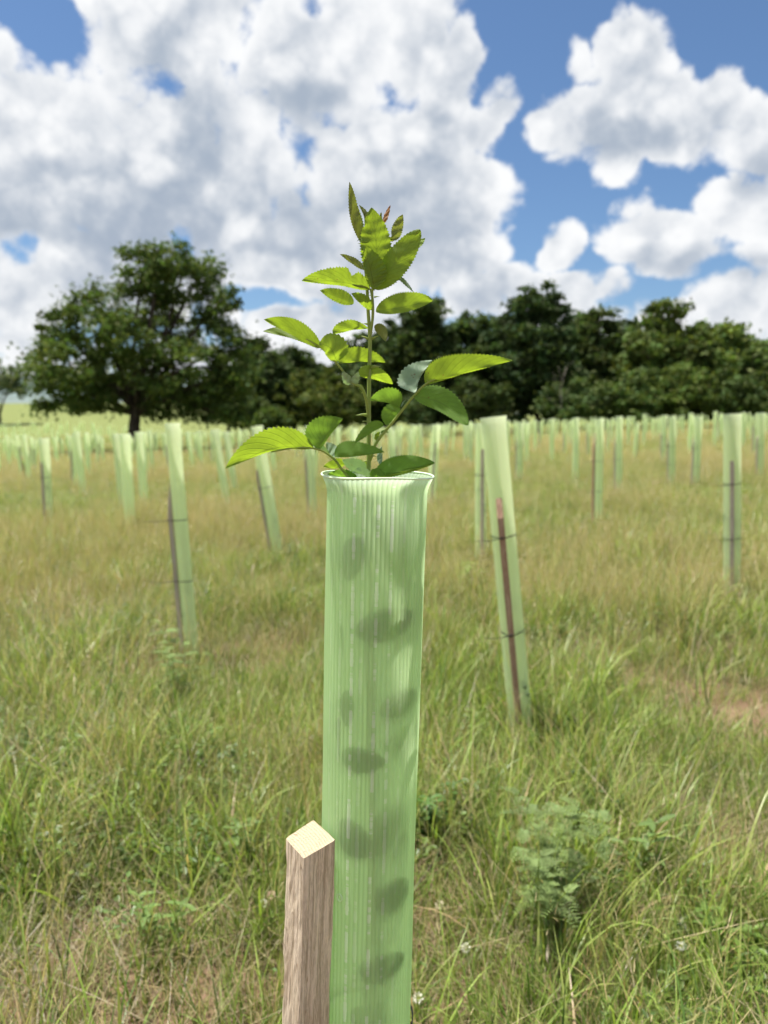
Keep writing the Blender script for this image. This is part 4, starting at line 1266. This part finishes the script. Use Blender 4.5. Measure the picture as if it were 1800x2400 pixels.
G = stalk([(830, 620, -.006), (838, 560, -.010), (842, 470, -.012)], .0013, .0006, 3)
leaflet(G, (848, 600), (846, 390), (820, 190), 72, 66, 'y', -.012, -.026, teeth=26, dL=.25, dR=.35, pleat=.10, shape=(.75, .8), notch=(.8, .06, .25, 1))
leaflet(G, (838, 615), (950, 470), (1072, 304), 58, 62, 'y', -.010, -.032, teeth=24, dL=.3, dR=-.2, pleat=.04, shape=(.6, .65))
leaflet(G, (834, 614), (815, 520), (782, 390), 26, 70, 'y', -.014, -.022, teeth=18, dR=-.3, pleat=.12)
leaflet(G, (850, 560), (862, 500), (905, 430), 30, 32, 'y', -.004, .010, teeth=12, pleat=.14)
leaflet(G, (800, 540), (800, 470), (778, 400), 20, 28, 'y', -.010, -.016, teeth=12, pleat=.15)
leaflet(G, (938, 362), (958, 295), (982, 226), 26, 22, 'o', .004, .010, teeth=14, pleat=.08)
leaflet(G, (1010, 420), (1060, 378), (1098, 349), 14, 20, 'y', .004, .014, teeth=8)
leaflet(G, (918, 366), (928, 352), (938, 340), 10, 10, 'o', .004, .006, teeth=4)
leaflet(G, (884, 275), (896, 232), (918, 178), 10, 11, 'r', -.006, -.004, teeth=5)
leaflet(G, (872, 275), (866, 250), (871, 214), 8, 8, 'o', -.006, -.002, teeth=4)
leaflet(G, (925, 528), (985, 572), (1038, 630), 9, 8, 'b', .002, -.012, teeth=10)
H_ = stalk([(790, 540, 0), (778, 440, 0), (766, 372, 0), (758, 350, 0)], .0010, .0006, 6)
leaflet(H_, (768, 376), (722, 225), (705, 56), 14, 32, 'o', 0, -.006, teeth=22, dL=.7, dR=.3, pleat=.05)
leaflet(H_, (770, 378), (745, 260), (722, 140), 8, 26, 'y', .002, .004, teeth=16, dR=.6, pleat=.12)
leaflet(H_, (776, 376), (790, 250), (755, 176), 6, 20, 'o', .003, .006, teeth=10, dR=.5)
# leaves pressed against the inside of the tube wall
def inner(px, py, ang, L, w, gap=.004, mat='g'):
    gap = gap * 1.25 + .001
    c = on_hero(px, py, TUBE_R - gap)
    d = Vector((math.cos(ang), 0, math.sin(ang)))
    L *= KPX * 2.212 * 1.2; w *= KPX * 2.212 * 1.3
    def fit(p):                                # keep inside the tube
        q = hero_inv(p); r = math.hypot(q.x, q.y); rm = TUBE_R - gap
        ang_ = q.x / rm
        q.x, q.y = rm * math.sin(max(-1.45, min(1.45, ang_))), -rm * math.cos(max(-1.45, min(1.45, ang_)))
        return HM @ q
    vs_, fs, uv = leaf_mesh(c - d * L / 2, c + Vector((0, 0, .002)), c + d * L / 2, w, w, 0, 0, 12, shape=(.6, .7))
    vs2 = []
    for i, v in enumerate(vs_):
        f = fit(Vector(v)); q = hero_inv(f); s = 1 - .12 * (1 - uv[i][0]) ** 2
        q.x *= s; q.y *= s
        vs2.append(HM @ q)
    return kid('leaflet', new_mesh('leaflet', vs2, fs, LM[mat], True, None, uv), INN)
INN = kid('leaf_stalk', new_mesh('leaf_stalk', *tube_path([HM @ Vector((0, 0, .35)), HM @ Vector((.012, -.044, .5)), HM @ Vector((.004, -.047, .8)), HM @ Vector((-.006, -.042, 1.0)), HM @ Vector((0, -.005, TUBE_H - .03))], [.0035, .0035, .003, .0028, .0025], 6), M_STEM), sap)
for a in ((815, 1310, 1.0, 95, 26, .010), (940, 1300, -.9, 170, 44, .014), (905, 1470, .25, 120, 26, .0022), (805, 1660, 1.35, 75, 16, .006), (945, 1650, .3, 85, 22, .003), (950, 1730, .35, 80, 18, .007),
          (842, 1788, .05, 92, 22, .0015), (910, 1945, 1.2, 110, 30, .007), (822, 1972, -.55, 84, 30, .0028), (925, 2102, .35, 84, 30, .0022), (900, 2272, .1, 100, 25, .0014), (770, 1500, 1.2, 70, 16, .012), (975, 1420, 1.2, 150, 24, .010), (768, 1720, 1.3, 90, 14, .009), (860, 2385, .4, 80, 20, .012)):
    inner(*a)

# ------------------------------------------------------------------ weeds, clover heads, bird
def ragweed(px, py, h, label, tint, n=7):
    b = on_ground(px, py); root = empty('ragweed_plant', (b.x, b.y, th(b.x, b.y)))
    tag(root, label, 'weed', 'feathery weeds in the grass')
    pr = []; vs_, fs, tn = [], [], []
    for k in range(n):
        a = random.uniform(0, 6.28); sp_ = random.uniform(.04, .20)
        tip = np.array((math.cos(a) * sp_, math.sin(a) * sp_, h * random.uniform(.6, 1)))
        S_ = spline([(0, 0, 0), tuple(tip * np.array((.35, .35, .5))), tuple(tip)], 8)
        pr.append(tube_path(S_, list(np.linspace(.0024, .0008, 8)), 5))
        for j in range(3, 8):
            for q in range(3):
                az = random.uniform(0, 6.28); L = random.uniform(.04, .075)
                hv = np.array((math.cos(az), math.sin(az), .25)); sd = np.array((-math.sin(az), math.cos(az), 0))
                c = np.array(tint) * random.uniform(.8, 1.25)
                for u in np.linspace(.15, 1, 8):
                    for sg in (-1, 1):
                        pp = np.array(S_[j]) + hv * L * u - np.array((0, 0, .3 * L * u * u))
                        blade(vs_, fs, tn, pp, az + sg * .9, L * .34 * (1.15 - u * .7), 1.35, .2, .0048, c, c, 2)
    obj('stems', new_mesh('stems', *merge(pr), M_STEM), root)
    obj('foliage', new_mesh('foliage', vs_, fs, M_WEED, True, np.array(tn)), root)
ragweed(1255, 2215, .34, 'feathery grey green weed with cut leaves standing right of the foreground tube', (.18, .25, .08), 6)
ragweed(1340, 2180, .30, 'smaller feathery grey green weed growing against the larger one', (.15, .215, .075), 4)
ragweed(415, 1660, .38, 'feathery blue green weed in front of the tube with long tie tails', (.18, .26, .08), 6)
def broadleaf(px, py, h, nst, ls, label, tint, narrow=.32):
    b = on_ground(px, py); root = empty('leafy_weed', (b.x, b.y, th(b.x, b.y)))
    tag(root, label, 'weed', 'leafy weeds in the grass')
    pr = []; vs_, fs, tn = [], [], []
    for k in range(nst):
        a = random.uniform(0, 6.28); s_ = random.uniform(.01, .08)
        tip = np.array((math.cos(a) * s_, math.sin(a) * s_, h * random.uniform(.65, 1)))
        S_ = spline([(0, 0, 0), tuple(tip * .5), tuple(tip)], 9)
        pr.append(tube_path(S_, list(np.linspace(.0026, .0012, 9)), 5))
        for j in range(2, 9):
            for q in range(2):
                az = j * 1.57 + q * PI + random.gauss(0, .3)
                oval(vs_, fs, tn, S_[j], az, random.uniform(.1, .7), ls * random.uniform(.7, 1.15), ls * narrow, np.array(tint) * random.uniform(.8, 1.25))
    obj('stems', new_mesh('stems', *merge(pr), M_STEM), root)
    obj('foliage', new_mesh('foliage', vs_, fs, M_WEED, True, np.array(tn)), root)
broadleaf(1478, 2110, .24, 1, .075, 'single stemmed weed with long pale leaves among tan grass', (.16, .25, .07), .26)
broadleaf(1010, 1990, .20, 6, .05, 'dark leafy weed clump close behind the foreground tube', (.08, .16, .035))
broadleaf(370, 2230, .16, 3, .045, 'small leafy weed at the edge of a bare soil patch', (.10, .16, .04))
broadleaf(560, 2060, .17, 4, .05, 'small leafy weed growing left of the oak stake', (.10, .16, .04))
broadleaf(1100, 1420, .34, 5, .06, 'light green weed clump beside the leaning tube', (.17, .26, .06))
broadleaf(60, 1120, .45, 10, .12, 'bright green leafy patch around far tubes beside the broad tree', (.20, .32, .06), .5)
broadleaf(1720, 2260, .16, 3, .05, 'low leafy weed by fallen tan stalks', (.14, .22, .05))
def clover(px, py, z, label, tint):
    b = on_ground(px, py, z); g = th(b.x, b.y); root = empty('clover_flower', (b.x, b.y, g))
    tag(root, label, 'flower', 'clover flower heads in the grass')
    z = b.z - g
    obj('stalk', new_mesh('stalk', *tube_path([(.01, .0, 0), (.004, 0, z * .6), (0, 0, z)], [.0011, .001, .0009], 5), M_STEM), root)
    vs_, fs, tn = [], [], []
    for _ in range(60):
        u = random.uniform(-1, 1); a = random.uniform(0, 6.28); r = math.sqrt(1 - u * u)
        p = np.array((r * math.cos(a), r * math.sin(a), u)) * .006 + np.array((0, 0, z))
        blade(vs_, fs, tn, p, a, .006, math.acos(u) * .8, .3, .003, np.array(tint) * .8, np.array(tint), 2)
    obj('flower_head', new_mesh('flower_head', vs_, fs, M_WEED, True, np.array(tn)), root)
for px, py, z, lb, tint in ((617, 2118, .10, 'white clover head beside the oak stake', (.75, .74, .66)), (636, 2098, .10, 'faded pinkish clover head behind the white one', (.5, .36, .28)),
                      (1092, 2222, .12, 'white clover head right of the foreground tube', (.72, .72, .6)), (1596, 2216, .12, 'small white flower above short grass near fallen tan stalks', (.8, .8, .76)),
                      (1030, 2120, .10, 'pale clover head over bare soil behind the tube', (.6, .52, .4)), (980, 2340, .12, 'white petal close against the foreground tube', (.78, .76, .7))):
    clover(px, py, z, lb, tint)
bp = at(1535, 653, 45)
bird = empty('bird', bp); tag(bird, 'tiny dark bird flying below the small white cloud', 'bird')
obj('body', new_mesh('body', *tube_path([(-.06, 0, 0), (-.03, 0, .004), (.01, 0, .006), (.04, 0, .008), (.055, 0, .006)], [.004, .014, .017, .010, .002], 8), M_BIRD), bird)
for s_ in (-1, 1):
    obj('wing', new_mesh('wing', [(.02, 0, .008), (-.02, 0, .008), (.03, s_ * .05, .03), (-.015, s_ * .05, .028), (-.01, s_ * .11, .015), (-.02, s_ * .11, .014)], [(0, 1, 3, 2), (2, 3, 5, 4)], M_BIRD), bird)
